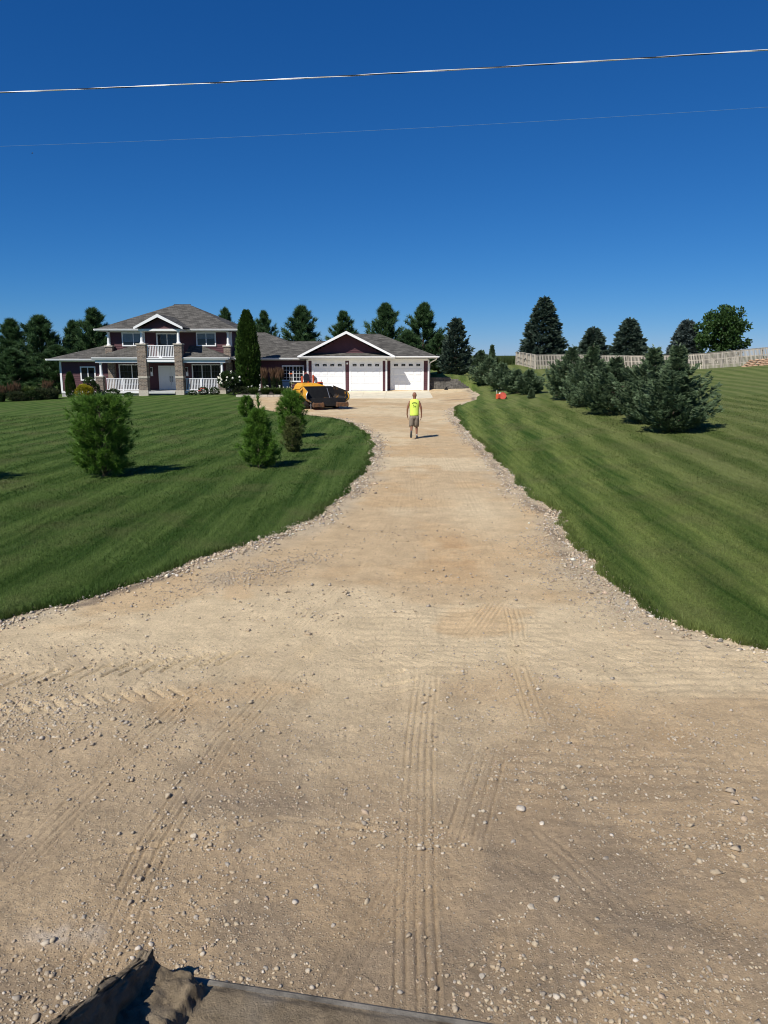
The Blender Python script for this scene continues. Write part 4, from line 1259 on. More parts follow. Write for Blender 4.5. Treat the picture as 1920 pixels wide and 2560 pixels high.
# ---- spruces on the right lawn
NS = 'spruces in a row on the right lawn'
pr = [(0, .85), (.10, 1.10), (.28, 1.08), (.5, .80), (.68, .44), (.8, .18), (1, .04)]
sp_lab = ['nearest wide spruce with a tall bare leader on the right lawn', 'second spruce of the near row, its leader poking above the fence', 'low wide spruce, middle of the near row of five', 'fourth spruce of the near row, taller than the middle one', 'farthest spruce of the near row, at its left end']
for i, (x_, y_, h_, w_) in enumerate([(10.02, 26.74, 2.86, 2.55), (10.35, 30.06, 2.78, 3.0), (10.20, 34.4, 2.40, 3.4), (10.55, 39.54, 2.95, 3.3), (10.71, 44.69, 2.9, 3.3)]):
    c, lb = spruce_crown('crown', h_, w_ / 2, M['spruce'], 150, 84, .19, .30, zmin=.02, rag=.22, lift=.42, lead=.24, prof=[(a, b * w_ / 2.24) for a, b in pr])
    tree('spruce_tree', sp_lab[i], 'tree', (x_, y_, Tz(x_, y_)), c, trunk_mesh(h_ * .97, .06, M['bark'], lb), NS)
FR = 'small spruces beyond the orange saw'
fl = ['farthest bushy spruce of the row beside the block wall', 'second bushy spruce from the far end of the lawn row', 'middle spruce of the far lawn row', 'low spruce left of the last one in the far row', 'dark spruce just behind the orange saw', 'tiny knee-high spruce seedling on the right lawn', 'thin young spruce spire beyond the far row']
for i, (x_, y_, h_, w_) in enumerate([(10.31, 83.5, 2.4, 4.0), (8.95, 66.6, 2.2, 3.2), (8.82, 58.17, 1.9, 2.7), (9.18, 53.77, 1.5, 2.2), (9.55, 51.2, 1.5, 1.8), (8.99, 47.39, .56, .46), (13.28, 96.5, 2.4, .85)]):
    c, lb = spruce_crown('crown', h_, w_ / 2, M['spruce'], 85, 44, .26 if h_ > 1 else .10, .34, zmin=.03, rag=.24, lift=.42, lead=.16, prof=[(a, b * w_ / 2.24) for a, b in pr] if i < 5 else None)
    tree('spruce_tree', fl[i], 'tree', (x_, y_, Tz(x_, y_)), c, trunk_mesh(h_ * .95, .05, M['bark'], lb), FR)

# ---- trees behind the fence
for lab, mt, x_, y_, h_, w_ in (('tallest dark spruce behind the fence corner', 'darkspruce', 19.56, 97, 8.0, 6.3), ('small spruce behind the fence, right of the tallest', 'darkspruce', 26.54, 100, 4.7, 4.7), ('rounded green spruce in the middle behind the fence', 'darkspruce', 31.08, 100, 5.8, 5.5), ('pale blue spruce beside the maple behind the fence', 'bluespruce', 37.6, 98, 5.3, 5.0)):
    c, lb = spruce_crown('crown', h_, w_ / 2, M[mt], 180, 64, .56, .32, power=.68, zmin=.01, rag=.10, lift=.12, lead=.05)
    tree('spruce_tree', lab, 'tree', (x_, y_, Tz(x_, y_) - .1), c, trunk_mesh(h_ * .97, .14, M['bark'], lb), 'trees behind the wooden fence')
# maple
P = []; D = []; tn = []; lbs = []
for i in range(120):
    u = unit(rng.normal(size=3))
    cc = u * np.array([2.55, 2.4, 2.55]) * (.40 + .60 * rng.random() ** .6) * rng.uniform(.8, 1.12) * np.array([1 - .32 * max(0, u[2]), 1, 1.08]) + np.array([0, 0, 3.15])
    if i % 6 == 0: lbs.append(((0, 0, 1.2 + rng.random()), tuple(cc * .92), .05))
    m_ = 85; v = unit(rng.normal(size=(m_, 3))) * (rng.random((m_, 1)) ** .45) * rng.uniform(.35, .80)
    P.append(cc + v * np.array([1, 1, .8])); D.append(unit(v + u * .6 + rng.normal(0, .6, (m_, 3)))); tn.append(.25 + .3 * v[:, 2] + .3 * rng.random() + rng.normal(0, .1, m_))
P = np.concatenate(P); D = np.concatenate(D); tn = np.clip(np.concatenate(tn), 0, 1)
c = tri_mesh('crown', [kites(P, D, .26 * rng.uniform(.7, 1.3, len(P)), np.full(len(P), .20), tn, 1)], M['maple'])
tree('maple_tree', 'round leafy maple behind the right end of the fence', 'tree', (39.4, 92, Tz(39.4, 92)), c, trunk_mesh(4.5, .16, M['bark'], lbs), 'trees behind the wooden fence', (1.12, 1.1, 1.13))

# ---- pines behind the house
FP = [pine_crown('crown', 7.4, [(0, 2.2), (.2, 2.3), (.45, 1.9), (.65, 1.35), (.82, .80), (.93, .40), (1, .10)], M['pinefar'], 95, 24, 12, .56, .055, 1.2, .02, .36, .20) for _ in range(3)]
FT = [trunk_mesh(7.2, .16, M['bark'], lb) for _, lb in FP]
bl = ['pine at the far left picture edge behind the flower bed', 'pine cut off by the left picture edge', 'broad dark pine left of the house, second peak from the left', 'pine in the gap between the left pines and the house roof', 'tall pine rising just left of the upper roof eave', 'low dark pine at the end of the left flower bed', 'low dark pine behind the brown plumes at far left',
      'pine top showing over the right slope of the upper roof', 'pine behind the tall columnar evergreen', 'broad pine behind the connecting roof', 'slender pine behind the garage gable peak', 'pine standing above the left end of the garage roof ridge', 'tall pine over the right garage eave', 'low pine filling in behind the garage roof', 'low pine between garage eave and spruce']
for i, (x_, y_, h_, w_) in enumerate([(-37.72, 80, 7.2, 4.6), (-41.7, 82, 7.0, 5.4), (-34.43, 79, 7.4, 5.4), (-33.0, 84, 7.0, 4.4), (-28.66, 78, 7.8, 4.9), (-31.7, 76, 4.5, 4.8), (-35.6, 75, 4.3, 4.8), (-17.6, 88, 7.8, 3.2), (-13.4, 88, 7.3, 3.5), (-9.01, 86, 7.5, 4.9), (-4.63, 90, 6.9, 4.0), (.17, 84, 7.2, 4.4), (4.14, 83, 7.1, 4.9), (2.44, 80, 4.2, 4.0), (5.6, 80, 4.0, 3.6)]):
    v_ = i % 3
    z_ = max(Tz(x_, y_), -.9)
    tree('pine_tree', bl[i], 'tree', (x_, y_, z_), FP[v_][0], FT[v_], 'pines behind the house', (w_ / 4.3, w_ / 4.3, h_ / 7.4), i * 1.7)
c, lb = spruce_crown('crown', 5.3, 1.75, M['darkspruce'], 150, 40, .42, .30, power=.62, zmin=.02, rag=.28, lift=.45, lead=.14)
tree('spruce_tree', 'dark ragged spruce right of the garage above the block wall', 'tree', (7.05, 77, Tz(7.05, 77)), c, trunk_mesh(5.2, .12, M['bark'], lb), 'pines behind the house')

# ---- planting round the house
def columnar(H, Rm, n, L):
    zf = rng.random(n) ** .85; a = rng.uniform(0, 6.283, n)
    pr_ = np.interp(zf, [0, .08, .3, .55, .8, .93, 1], [.55, .85, 1.0, .92, .62, .34, .08])
    r = Rm * pr_ * (1 - .35 * rng.random(n) ** 2) * (1 + .16 * (fbm(a * 2.2, zf * 14, 1.0, 3, 77) - .5) * 2)
    P = np.c_[np.cos(a) * r, np.sin(a) * r, .03 + zf * H * .985]
    D = unit(np.c_[np.cos(a) * .55 + rng.normal(0, .3, n), np.sin(a) * .55 + rng.normal(0, .3, n), .9 + rng.normal(0, .3, n)])
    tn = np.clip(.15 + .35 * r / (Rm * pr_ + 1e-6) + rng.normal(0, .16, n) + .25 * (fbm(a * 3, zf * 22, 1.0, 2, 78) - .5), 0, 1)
    return tri_mesh('crown', [kites(P, D, L * rng.uniform(.6, 1.3, n), np.full(n, L * .42), tn, 2)], M['arbor'])
tree('arborvitae', 'tall narrow columnar evergreen between the main house and the garage wing', 'tree', (-10.98, 63.2, 0.0), columnar(6.55, .90, 7500, .28), trunk_mesh(6.0, .09, M['bark']))
tree('arborvitae', 'small conical evergreen at the left corner of the house', 'tree', (-25.62, 63.6, Tz(-25.6, 63.6)), columnar(2.05, .36, 1800, .16), trunk_mesh(1.8, .05, M['bark']))

def shrub(label, loc, rx, rz, n, L, W, mat, flowers=None, nf=0, fs=.06, stem=True, name='shrub'):
    z0 = Tz(loc[0], loc[1]) if len(loc) < 3 else loc[2]
    e = empty(name, (loc[0], loc[1], z0)); tag(e, label, 'shrub')
    link('foliage', leaf_ball('foliage', rx, rx * .9, rz, n, L, W, M[mat]), e, True)
    m = MB()
    for q in range(5):
        a = q * 1.3; m.tube([(0, 0, -.05), (math.cos(a) * rx * .3, math.sin(a) * rx * .3, rz * .9)], [.022, .008], 5)
    m.build('stem', M['bark'], e, True)
    for q in range(nf):
        u = unit(rng.normal(size=3)); u[2] = abs(u[2]) * .8; u[1] = -abs(u[1])
        p = u * np.array([rx, rx * .9, rz]) * .98 + np.array([0, 0, rz])
        f = MB(); f.lathe(0, 0, [(.02, -fs * .4), (fs * .8, -fs * .1), (fs, fs * .25), (fs * .55, fs * .6), (.01, fs * .7)], 7)
        o = link('flower', f.mesh('flower', M[flowers]), e, True); o.location = p; o.scale = [rng.uniform(.7, 1.2)] * 3
    return e
shrub('bright golden yellow shrub in front of the porch pier', (-23.45, 61.0, -.16), .68, .50, 1500, .13, .07, 'yellowshrub')
shrub('rounded dark green shrub behind the golden one', (-23.5, 62.4, -.2), .62, .78, 1500, .13, .07, 'shrub')
shrub('low green shrub spreading below the left porch railing', (-21.85, 62.5, -.15), .62, .30, 700, .12, .06, 'shrub')
shrub('small green clump below the left porch near the entry', (-20.6, 62.7, -.12), .35, .16, 300, .10, .05, 'shrub')
shrub('coral red flowering rose bush below the right porch railing', (-14.53, 62.6, -.05), .36, .34, 600, .10, .06, 'shrub', 'redflower', 16, .075)
shrub('plain green bush between the rose and the right pier', (-13.62, 62.6, -.05), .36, .33, 600, .10, .06, 'shrub')
shrub('small leafy clump left of the rose bush', (-15.4, 62.6, -.05), .30, .20, 350, .10, .06, 'shrub')
shrub('dark mounded shrub at the foot of the columnar evergreen', (-11.35, 61.3, .0), .66, .38, 900, .11, .05, 'mixedplant')
# hydrangea standard
e = empty('hydrangea_tree', (-12.2, 61.5, -.02)); tag(e, 'white flowering hydrangea on a single pale stem beside the right porch', 'tree')
hc = leaf_ball('crown', .85, .75, .62, 1500, .17, .10, M['shrub'], zc=1.28)
link('crown', hc, e, True)
MB().tube([(.32, 0, -.1), (.22, 0, .35), (.05, 0, .8), (0, 0, 1.3)], [.045, .04, .035, .02], 7).build('trunk', M['palebark'], e, True)
for q in range(22):
    u = unit(rng.normal(size=3)); u[1] = -abs(u[1])
    p = u * np.array([.86, .76, .62]) + np.array([0, 0, 1.28])
    f = MB(); f.lathe(0, 0, [(.02, -.05), (.07, -.02), (.08, .03), (.05, .08), (.01, .11)], 7)
    o = link('flower', f.mesh('flower', M['flower']), e, True); o.location = p; o.scale = [rng.uniform(.7, 1.25)] * 3
# daylilies, reed grasses
def grass_clump(name, label, loc, r, h, n, mat, plume=0, cat='plant', group=None):
    e = empty(name, loc); tag(e, label, cat, group)
    a = rng.uniform(0, 6.283, n); q = r * .35 * np.sqrt(rng.random(n))
    P = np.c_[np.cos(a) * q, np.sin(a) * q, np.zeros(n) - .03]
    out = rng.uniform(.1, 1.0, n); hh = h * rng.uniform(.6, 1.05, n)
    mid = P + np.c_[np.cos(a) * out * r * .35, np.sin(a) * out * r * .35, hh * .65]
    tip = P + np.c_[np.cos(a) * out * r, np.sin(a) * out * r, hh * (1 - .25 * out)]
    s_ = np.c_[-np.sin(a), np.cos(a), np.zeros(n)] * (.018 + .012 * h)
    V = np.stack([P - s_, P + s_, mid + s_, P - s_, mid + s_, mid - s_, mid - s_, mid + s_, tip], 1).reshape(-1, 3)
    t = np.clip(np.repeat(rng.normal(.4, .2, n), 9) + np.tile([-.2, -.2, 0, -.2, 0, 0, 0, 0, .2], n), 0, 1)
    link('leaves', mesh_np('leaves', V, np.arange(len(V)).reshape(-1, 3), M[mat], tint=t), e, True)
    if plume:
        a = rng.uniform(0, 6.283, plume); q = r * .7 * np.sqrt(rng.random(plume))
        P = np.c_[np.cos(a) * q, np.sin(a) * q, h * rng.uniform(.55, .95, plume)]
        D = unit(np.c_[np.cos(a) * .12, np.sin(a) * .12, np.ones(plume)] + rng.normal(0, .06, (plume, 3)))
        link('plumes', tri_mesh('plumes', [kites(P, D, .42 * h * rng.uniform(.7, 1.2, plume), np.full(plume, .055), rng.random(plume), 2)], M['plume']), e, True)
    return e
RG = 'reed grasses below the connecting wall'
for i, (x_, y_) in enumerate([(-9.48, 62.0), (-8.80, 62.1), (-8.25, 62.0)]):
    grass_clump('reed_grass', ['left clump of tan plumed reed grass by the side door', 'middle clump of tan plumed reed grass', 'right clump of tan plumed reed grass beside the window'][i], (x_, y_, .28), .36, 1.45, 420, 'reed', 170, group=RG)
for i, (x_, y_, r_) in enumerate([(-10.1, 60.3, .6), (-9.2, 60.2, .66), (-8.3, 60.3, .7), (-7.6, 60.1, .6)]):
    e = grass_clump('daylily', ['leftmost green daylily clump along the bed kerb', 'second daylily clump along the bed kerb', 'third daylily clump along the bed kerb, below the reed grass', 'rightmost daylily clump, next to the blue bin'][i], (x_, y_, .16), r_, .66, 380, 'lily', 0, group='daylilies in the raised bed')
    for q in range(3):
        f = MB(); f.lathe(0, 0, [(.01, -.03), (.045, .02), (.06, .06), (.02, .07)], 6)
        o = link('flower', f.mesh('flower', M['flower']), e, True); o.location = (rng.uniform(-.4, .4), -.2, rng.uniform(.5, .66))
e = empty('tiger_lily', (-6.86, 57.6, .02)); tag(e, 'orange flower on a tall thin stalk in front of the garage window', 'flower')
MB().tube([(0, 0, -.05), (.02, 0, .9), (0, 0, 1.75)], [.03, .024, .014], 6).build('stalk', M['palebark'], e, True)
for q in range(6):
    a = q * 1.047; f = MB(); f.slab([(0, 0, 1.72), (math.cos(a) * .10 - math.sin(a) * .04, math.sin(a) * .10 + math.cos(a) * .04, 1.83), (math.cos(a) * .19, math.sin(a) * .19, 1.80), (math.cos(a) * .10 + math.sin(a) * .04, math.sin(a) * .10 - math.cos(a) * .04, 1.83)], (0, 0, .012)); f.build('petal', M['orangeflower'], e, True)
link('leaves', tri_mesh('leaves', [kites(np.c_[np.zeros((40, 2)), rng.uniform(.1, 1.2, 40)], unit(rng.normal(size=(40, 3)) + np.array([0, 0, .8])), np.full(40, .26), np.full(40, .05), rng.random(40), 1)], M['lily']), e, True)

# left border of perennials
LB = 'perennial border left of the house'
for i, (nm, lab, x_, y_, r_, h_, mt, pl) in enumerate([
    ('ornamental_grass', 'russet plumed grass at the far left end of the border', -29.6, 60.0, .6, 1.0, 'mixedplant', 120),
    ('ornamental_grass', 'second russet plumed grass from the left picture edge', -28.8, 60.6, .7, 1.15, 'mixedplant', 120),
    ('perennial', 'tall leafy green perennial in the middle of the left border', -28.0, 61.2, .8, 1.35, 'lily', 0),
    ('perennial', 'olive green bushy perennial right of the tall leafy one', -27.2, 61.3, .7, 1.15, 'mixedplant', 0),
    ('ornamental_grass', 'brownish grass clump near the left house corner', -26.9, 62.3, .6, 1.25, 'mixedplant', 60),
    ('perennial', 'grey green perennial against the left house corner', -26.3, 62.0, .6, .95, 'mixedplant', 0)]):
    grass_clump(nm, lab, (x_, y_, Tz(x_, y_)), r_, h_, 500, mt, pl, group=LB)
for i, (lab, x_, y_, rx, rz, mt) in enumerate([('low olive shrub at the front of the left border', -28.4, 60.1, .7, .36, 'mixedplant'), ('low green shrub between the plumes and the tall perennial', -27.5, 60.5, .65, .38, 'shrub'), ('rounded grey green shrub near the white corner board', -26.6, 61.2, .6, .42, 'mixedplant'), ('spreading low shrub at the left picture edge', -30.4, 60.2, .8, .34, 'shrub'), ('dark bush at the back of the left border', -28.9, 62.5, .9, .5, 'shrub')]):
    shrub(lab, (x_, y_), rx, rz, 800, .14, .07, mt)
for i, (x_, y_, s_) in enumerate([(-29.35, 58.2, .13), (-29.05, 58.35, .10)]):
    v, f = I2; V = v * (1 + rng.normal(0, .10, (len(v), 1))) * np.array([1.3, 1, .7]) * s_
    o = link('stone', mesh_np('stone', V, f, M['tanstone'], True)); o.location = (x_, y_, Tz(x_, y_) + s_ * .4)
    tag(o, ['larger pale stone at the front of the left border', 'smaller pale stone beside the larger one in the left border'][i], 'stone')

# kerb of the raised bed
ke = empty('bed_kerb', (-8.6, 59.1, .0)); tag(ke, 'low pale block kerb holding the daylily bed', 'kerb')
me = MB().cbox(-.235, .235, -.15, .15, -.1, .20, .02).mesh('kerb_block', M['capstone'])
for i in range(11):
    o = link('kerb_block', me, ke); o.location = (-11.0 + i * .48, 59.1 + random.uniform(-.01, .01), random.uniform(-.004, .004))
bedm = MB(); bedm.slab([(-11.2, 59.25, .15), (-6.1, 59.25, .15), (-6.1, 65.9, .22), (-11.2, 65.9, .22)], (0, 0, -.3)); o = bedm.build('planting_bed', plain('dark_mulch', (.06, .045, .035), .95, var=.4, scale=14)); tag(o, 'dark mulch bed below the connecting wall', 'bed', kind='structure')

# tall field grass on the rise beside the fence
n = 26000
x = rng.uniform(6.5, 19, n); y = rng.uniform(96.5, 112, n); z = T(x, y)
a = rng.uniform(0, 6.28, n); h = rng.uniform(.6, 1.25, n) * (.9 + .3 * fbm(x, y, .5, 2, 300)); w_ = .03
lx = rng.normal(0, .22, n); ly = rng.normal(0, .22, n)
V = np.stack([np.c_[x - np.cos(a) * w_, y - np.sin(a) * w_, z], np.c_[x + np.cos(a) * w_, y + np.sin(a) * w_, z], np.c_[x + lx * h, y + ly * h, z + h]], 1).reshape(-1, 3)
o = link('tall_grass', mesh_np('tall_grass', V, np.arange(3 * n).reshape(-1, 3), M['tallgrass'], tint=np.repeat(np.clip(rng.normal(.5, .25, n), 0, 1), 3)))
tag(o, 'tall uncut grass on the rise left of the fence', 'grass', kind='stuff')

# ------------------------------------------------------------------ fences
def fence(label, pts, h, pitch, pw, name='picket_fence', solid=False, side=1, rails=(.22, .58, .93), posts=2.4):
    e = empty(name, (pts[0][0], pts[0][1], Tz(*pts[0]))); tag(e, label, 'fence')
    me = MB().box(-pw / 2, pw / 2, -.011, .011, 0, h).mesh('picket', M['cedar'])
    pm = MB().box(-.055, .055, -.055, .055, -.2, h + .05).mesh('post', M['cedar'])
    for a, b in zip(pts[:-1], pts[1:]):
        a2, b2 = Vector(a), Vector(b); L_ = (b2 - a2).length; t = (b2 - a2) / L_; rz = math.atan2(t.y, t.x); nrm = Vector((t.y, -t.x)) * side
        nn = int(L_ / pitch)
        xs_ = np.array([a2.x + t.x * (i + .5) * L_ / nn for i in range(nn)]); ys_ = np.array([a2.y + t.y * (i + .5) * L_ / nn for i in range(nn)])
        zs_ = T(xs_, ys_)
        for i in range(nn):
            o = link('picket', me, e)
            o.location = (xs_[i] + nrm.x * .035, ys_[i] + nrm.y * .035, zs_[i] + .04 + random.uniform(-.012, .012)); o.rotation_euler = (0, random.uniform(-.006, .006), rz)
        np_ = max(1, round(L_ / posts))
        for i in range(np_ + 1):
            q = a2 + t * (L_ * i / np_) - nrm * .075
            o = link('post', pm, e); o.location = (q.x, q.y, Tz(q.x, q.y)); o.rotation_euler = (0, 0, rz)
        for f in rails:
            for i in range(np_):
                p0 = a2 + t * (L_ * i / np_); p1 = a2 + t * (L_ * (i + 1) / np_)
                z0 = Tz(p0.x, p0.y) + h * f; z1 = Tz(p1.x, p1.y) + h * f
                m = MB(); u = Vector((nrm.x * .02, nrm.y * .02, 0))
                P0 = Vector((p0.x, p0.y, z0)); P1 = Vector((p1.x, p1.y, z1))
                m.slab([P0 - u, P0 + u, P0 + u + Vector((0, 0, .09)), P0 - u + Vector((0, 0, .09))], P1 - P0)
                m.build('rail', M['cedar'], e)
        m = MB()
        # cap board along the top
        for i in range(np_):
            p0 = a2 + t * (L_ * i / np_); p1 = a2 + t * (L_ * (i + 1) / np_); u = nrm * .07
            P0 = Vector((p0.x, p0.y, Tz(p0.x, p0.y) + h + .035)); P1 = Vector((p1.x, p1.y, Tz(p1.x, p1.y) + h + .035)); u = Vector((u.x, u.y, 0))
            m.slab([P0 - u, P0 + u, P0 + u + Vector((0, 0, .03)), P0 - u + Vector((0, 0, .03))], P1 - P0)
        m.build('top_rail', M['cedar'], e)
    return e
fence('weathered open picket fence curving across the right lawn', [(16.2, 84.0), (21.5, 85.0), (26.5, 85.0), (31.8, 78.0), (33.6, 70.0), (36.5, 63.0)], 1.50, .172, .088, posts=2.6)
sf = fence('weathered solid board fence with black gate hinges running back from the corner', [(16.1, 95.2), (16.2, 84.05)], 1.50, .145, .138, 'board_fence', side=-1)
me = MB().tube([(15.98, 88.2, Tz(16, 88.2) + .95), (15.96, 88.6, Tz(16, 88.6) + 1.02), (15.96, 88.9, Tz(16, 88.9) + .9), (15.96, 88.95, Tz(16, 88.9) + .62)], .035, 6).build('gate_latch', M['black'], sf)
for zz in (.45, .95):
    MB().box(15.97, 16.0, 92.6, 93.6, Tz(16, 93) + zz, Tz(16, 93) + zz + .06).build('hinge', M['black'], sf)
fence('distant back fence seen between the spruces', [(22.5, 110.0), (47.0, 104.0)], 1.3, .30, .20, 'picket_fence', posts=3.0)
# stone edging at the right end
ms = empty('stone_mound', (33.0, 68.2, Tz(33, 68.2))); tag(ms, 'tan rubble stone edging at the foot of the fence by the right picture edge', 'stones')
for r in range(4):
    for i in range(10 - r):
        v, f = I2; V = v * (1 + rng.normal(0, .09, (len(v), 1))) * np.array([.24, .16, .10])
        x_ = 31.6 + i * .40 + r * .25 + random.uniform(-.05, .05); y_ = 68.6 - i * .18 + r * .15
        o = link('stone', mesh_np('stone', V, f, M['tanstone'], False), ms); o.location = (x_, y_, Tz(x_, y_) + .06 + r * .15); o.rotation_euler = (0, 0, random.uniform(-.3, .3) - .4)
# ------------------------------------------------------------------ asphalt paver
pv = empty('asphalt_paver', (-3.86, 47.0, Tz(-3.8, 47.0)), R(26)); pv.scale = (.86, .86, .92)
tag(pv, 'yellow asphalt paver with a wide black open hopper parked before the garage', 'paver')
def plates(s, polys, th):
    m = MB()
    for p in polys:
        q = [Vector((s * a, b, c)) for a, b, c in p]
        n = (q[1] - q[0]).cross(q[2] - q[0]).normalized() * th
        m.slab(q, n)
    return m
WG = [[(.45, -1.50, .50), (1.28, -1.50, .47), (1.16, .32, .60), (.45, .32, .60)], [(1.28, -1.50, .47), (1.56, -1.48, .68), (1.30, .32, .82), (1.16, .32, .60)], [(1.56, -1.48, .68), (1.58, -1.45, .92), (1.46, -1.36, 1.14), (1.16, .32, 1.42), (1.30, .32, .82)]]
for s_ in (-1, 1):
    wg = plates(s_, WG, .05 * s_).build('hopper_wing', M['yellow'], pv, True)
    LN = [[(a - .055, b + .01, c + .055) for a, b, c in p] for p in WG]
    plates(s_, LN, .02 * s_).build('liner', M['tar'] if s_ < 0 else M['yellowtar'], wg, True)
    m = MB(); m.tube([(s_ * 1.28, -1.53, .47), (s_ * 1.56, -1.51, .68), (s_ * 1.58, -1.48, .92), (s_ * 1.46, -1.39, 1.14)], .028, 6); m.build('lip_bar', M['steel'] if s_ < 0 else M['tar'], wg, True)
MB().slab([(-1.30, .34, .55), (1.30, .34, .55), (1.30, .46, 1.32), (1.0, .46, 1.42), (-1.0, .46, 1.42), (-1.30, .46, 1.32)], (0, .05, 0)).build('hopper_back', M['tar'], pv, True)
MB().box(-.5, .5, -1.45, .33, .44, .50).build('conveyor_floor', M['tar'], pv, True)
MB().slab([(-1.22, -1.56, .36), (1.22, -1.56, .36), (1.30, -1.52, .74), (-1.30, -1.52, .74)], (0, .04, 0)).build('front_flap', M['tar'], pv, True)
for a, b in ((-1.22, -.42), (.50, 1.38)):
    o = MB().cbox(a, b, -1.86, -1.62, .20, .46, .03).build('push_roller', M['rust'], pv, True)
    for x_ in (a + .06, b - .06): MB().tube([(x_, -1.74, .16), (x_, -1.74, .50)], .05, 8).build('roller_pin', M['rust'], o, True)
MB().box(-1.2, 1.3, -1.62, -1.45, .24, .38).build('push_beam', M['tar'], pv, True)
MB().tube([(.42, -.9, .52), (.62, .25, 1.30)], .028, 6).build('hopper_ram', M['steel'], pv, True)
MB().slab([(.55, -1.0, .52), (.78, -1.0, .52), (.66, -1.0, .70)], (0, .03, 0)).build('gusset', M['greyplastic'], pv, True)
# tractor body
m = MB(); m.cbox(-1.16, 1.16, .52, 2.55, .52, 1.22, .06); m.build('tractor_body', M['yellow'], pv, True)
m = MB(); m.rings([[(-1.20, .55, 1.22), (.70, .55, 1.22), (.70, 2.1, 1.22), (-1.20, 2.1, 1.22)], [(-1.15, .62, 1.44), (.62, .62, 1.44), (.62, 2.0, 1.46), (-1.15, 2.0, 1.46)], [(-.98, .85, 1.60), (.10, .85, 1.60), (.10, 1.9, 1.62), (-.98, 1.9, 1.62)]]); m.build('engine_hood', M['yellow'], pv, True)
m = MB(); m.slab([(-1.62, -.2, 1.16), (-1.15, .45, 1.34), (-1.0, .5, 1.42), (-1.45, -.25, 1.22)], (0, .05, .02)); m.build('side_shield', M['yellow'], pv, True)
for s_ in (-1, 1):
    prof = []
    for k_ in range(24):
        a = 2 * math.pi * k_ / 24
        prof.append(((1.05 if math.cos(a) > 0 else -1.05) + .30 * math.cos(a) + .95, .33 + .33 * math.sin(a)))
    x0 = s_ * 1.14 - .17
    t_ = MB().slab([(x0, y_, z_ + .0) for y_, z_ in prof], (.34, 0, 0)).build('crawler_track', M['rubber'], pv, True)
    pad = MB().box(-.18, .18, -.035, .035, 0, .04).mesh('track_pad', M['tar'])
    for k_ in range(10):
        o = link('track_pad', pad, t_, True); o.location = (s_ * 1.14, -.25 + k_ * .26, .64)
    for y_ in (-.1, .6, 1.3, 2.0): MB().tube([(s_ * 1.32 - .02, y_, .33), (s_ * 1.32 + .02, y_, .33)], .20, 12).build('track_wheel', M['rust'], t_, True)
m = MB(); m.box(-1.3, 1.3, 2.6, 3.2, .06, .55); m.box(-1.35, -1.2, 1.6, 3.0, .4, .55); m.box(1.2, 1.35, 1.6, 3.0, .4, .55); m.build('screed', M['tar'], pv, True)
m = MB(); m.box(-1.1, 1.1, 2.3, 3.0, 1.22, 1.28); m.build('operator_deck', M['tar'], pv, True)
# seat
st = MB().cbox(-.42, .02, 1.75, 2.15, 1.66, 1.78, .03).build('seat', M['seatvinyl'], pv, True)
m = MB(); m.rings([[(-.42, 2.08, 1.76), (.02, 2.08, 1.76), (.02, 2.18, 1.76), (-.42, 2.18, 1.76)], [(-.43, 2.12, 2.0), (.03, 2.12, 2.0), (.03, 2.24, 2.0), (-.43, 2.24, 2.0)], [(-.32, 2.16, 2.20), (-.08, 2.16, 2.20), (-.08, 2.26, 2.20), (-.32, 2.26, 2.20)]]); m.build('backrest', M['seatvinyl'], st, True)
MB().cbox(-.34, -.06, 1.8, 2.1, 1.46, 1.66, .02).build('seat_base', M['greyplastic'], st, True)
MB().tube([(-.36, 2.2, 2.16), (-.2, 2.2, 2.28), (-.02, 2.2, 2.14)], .02, 6).build('head_bar', M['redpaint'], st, True)
for x_, z_ in ((-.66, 2.06), (.20, 2.12)):
    MB().box(x_ - .05, x_ + .05, 1.78, 1.90, 1.42, z_).build('upright', M['orange'], pv, True)
m = MB(); m.cbox(-.50, .30, 1.45, 1.75, 1.46, 1.58, .02); m.box(-.34, -.26, 1.5, 1.56, 1.58, 1.70); m.box(.02, .08, 1.5, 1.56, 1.58, 1.72); m.build('control_console', M['orange'], pv, True)
m = MB(); m.tube([(.28, 2.1, 2.02), (.50, 2.2, 1.86), (.58, 2.2, 1.55)], [.10, .13, .10], 8); m.build('fuel_tank', M['greyplastic'], pv, True)
m = MB(); m.cbox(.52, .86, 1.6, 1.9, 1.22, 1.66, .03); m.build('control_box', M['redpaint'], pv, True)
m = MB(); m.box(.62, .78, 1.56, 1.6, 1.35, 1.6); m.box(.50, .54, 1.55, 1.6, 1.2, 1.62); m.build('gauge_panel', M['black'], pv, True)
MB().tube([(.80, 1.8, 1.66), (.86, 1.8, 1.80)], .02, 6).build('lever', M['black'], pv, True)
MB().tube([(-1.35, -1.7, 0.02), (-1.35, -1.7, .42)], .03, 6).build('guide_pointer', M['steel'], pv, True)

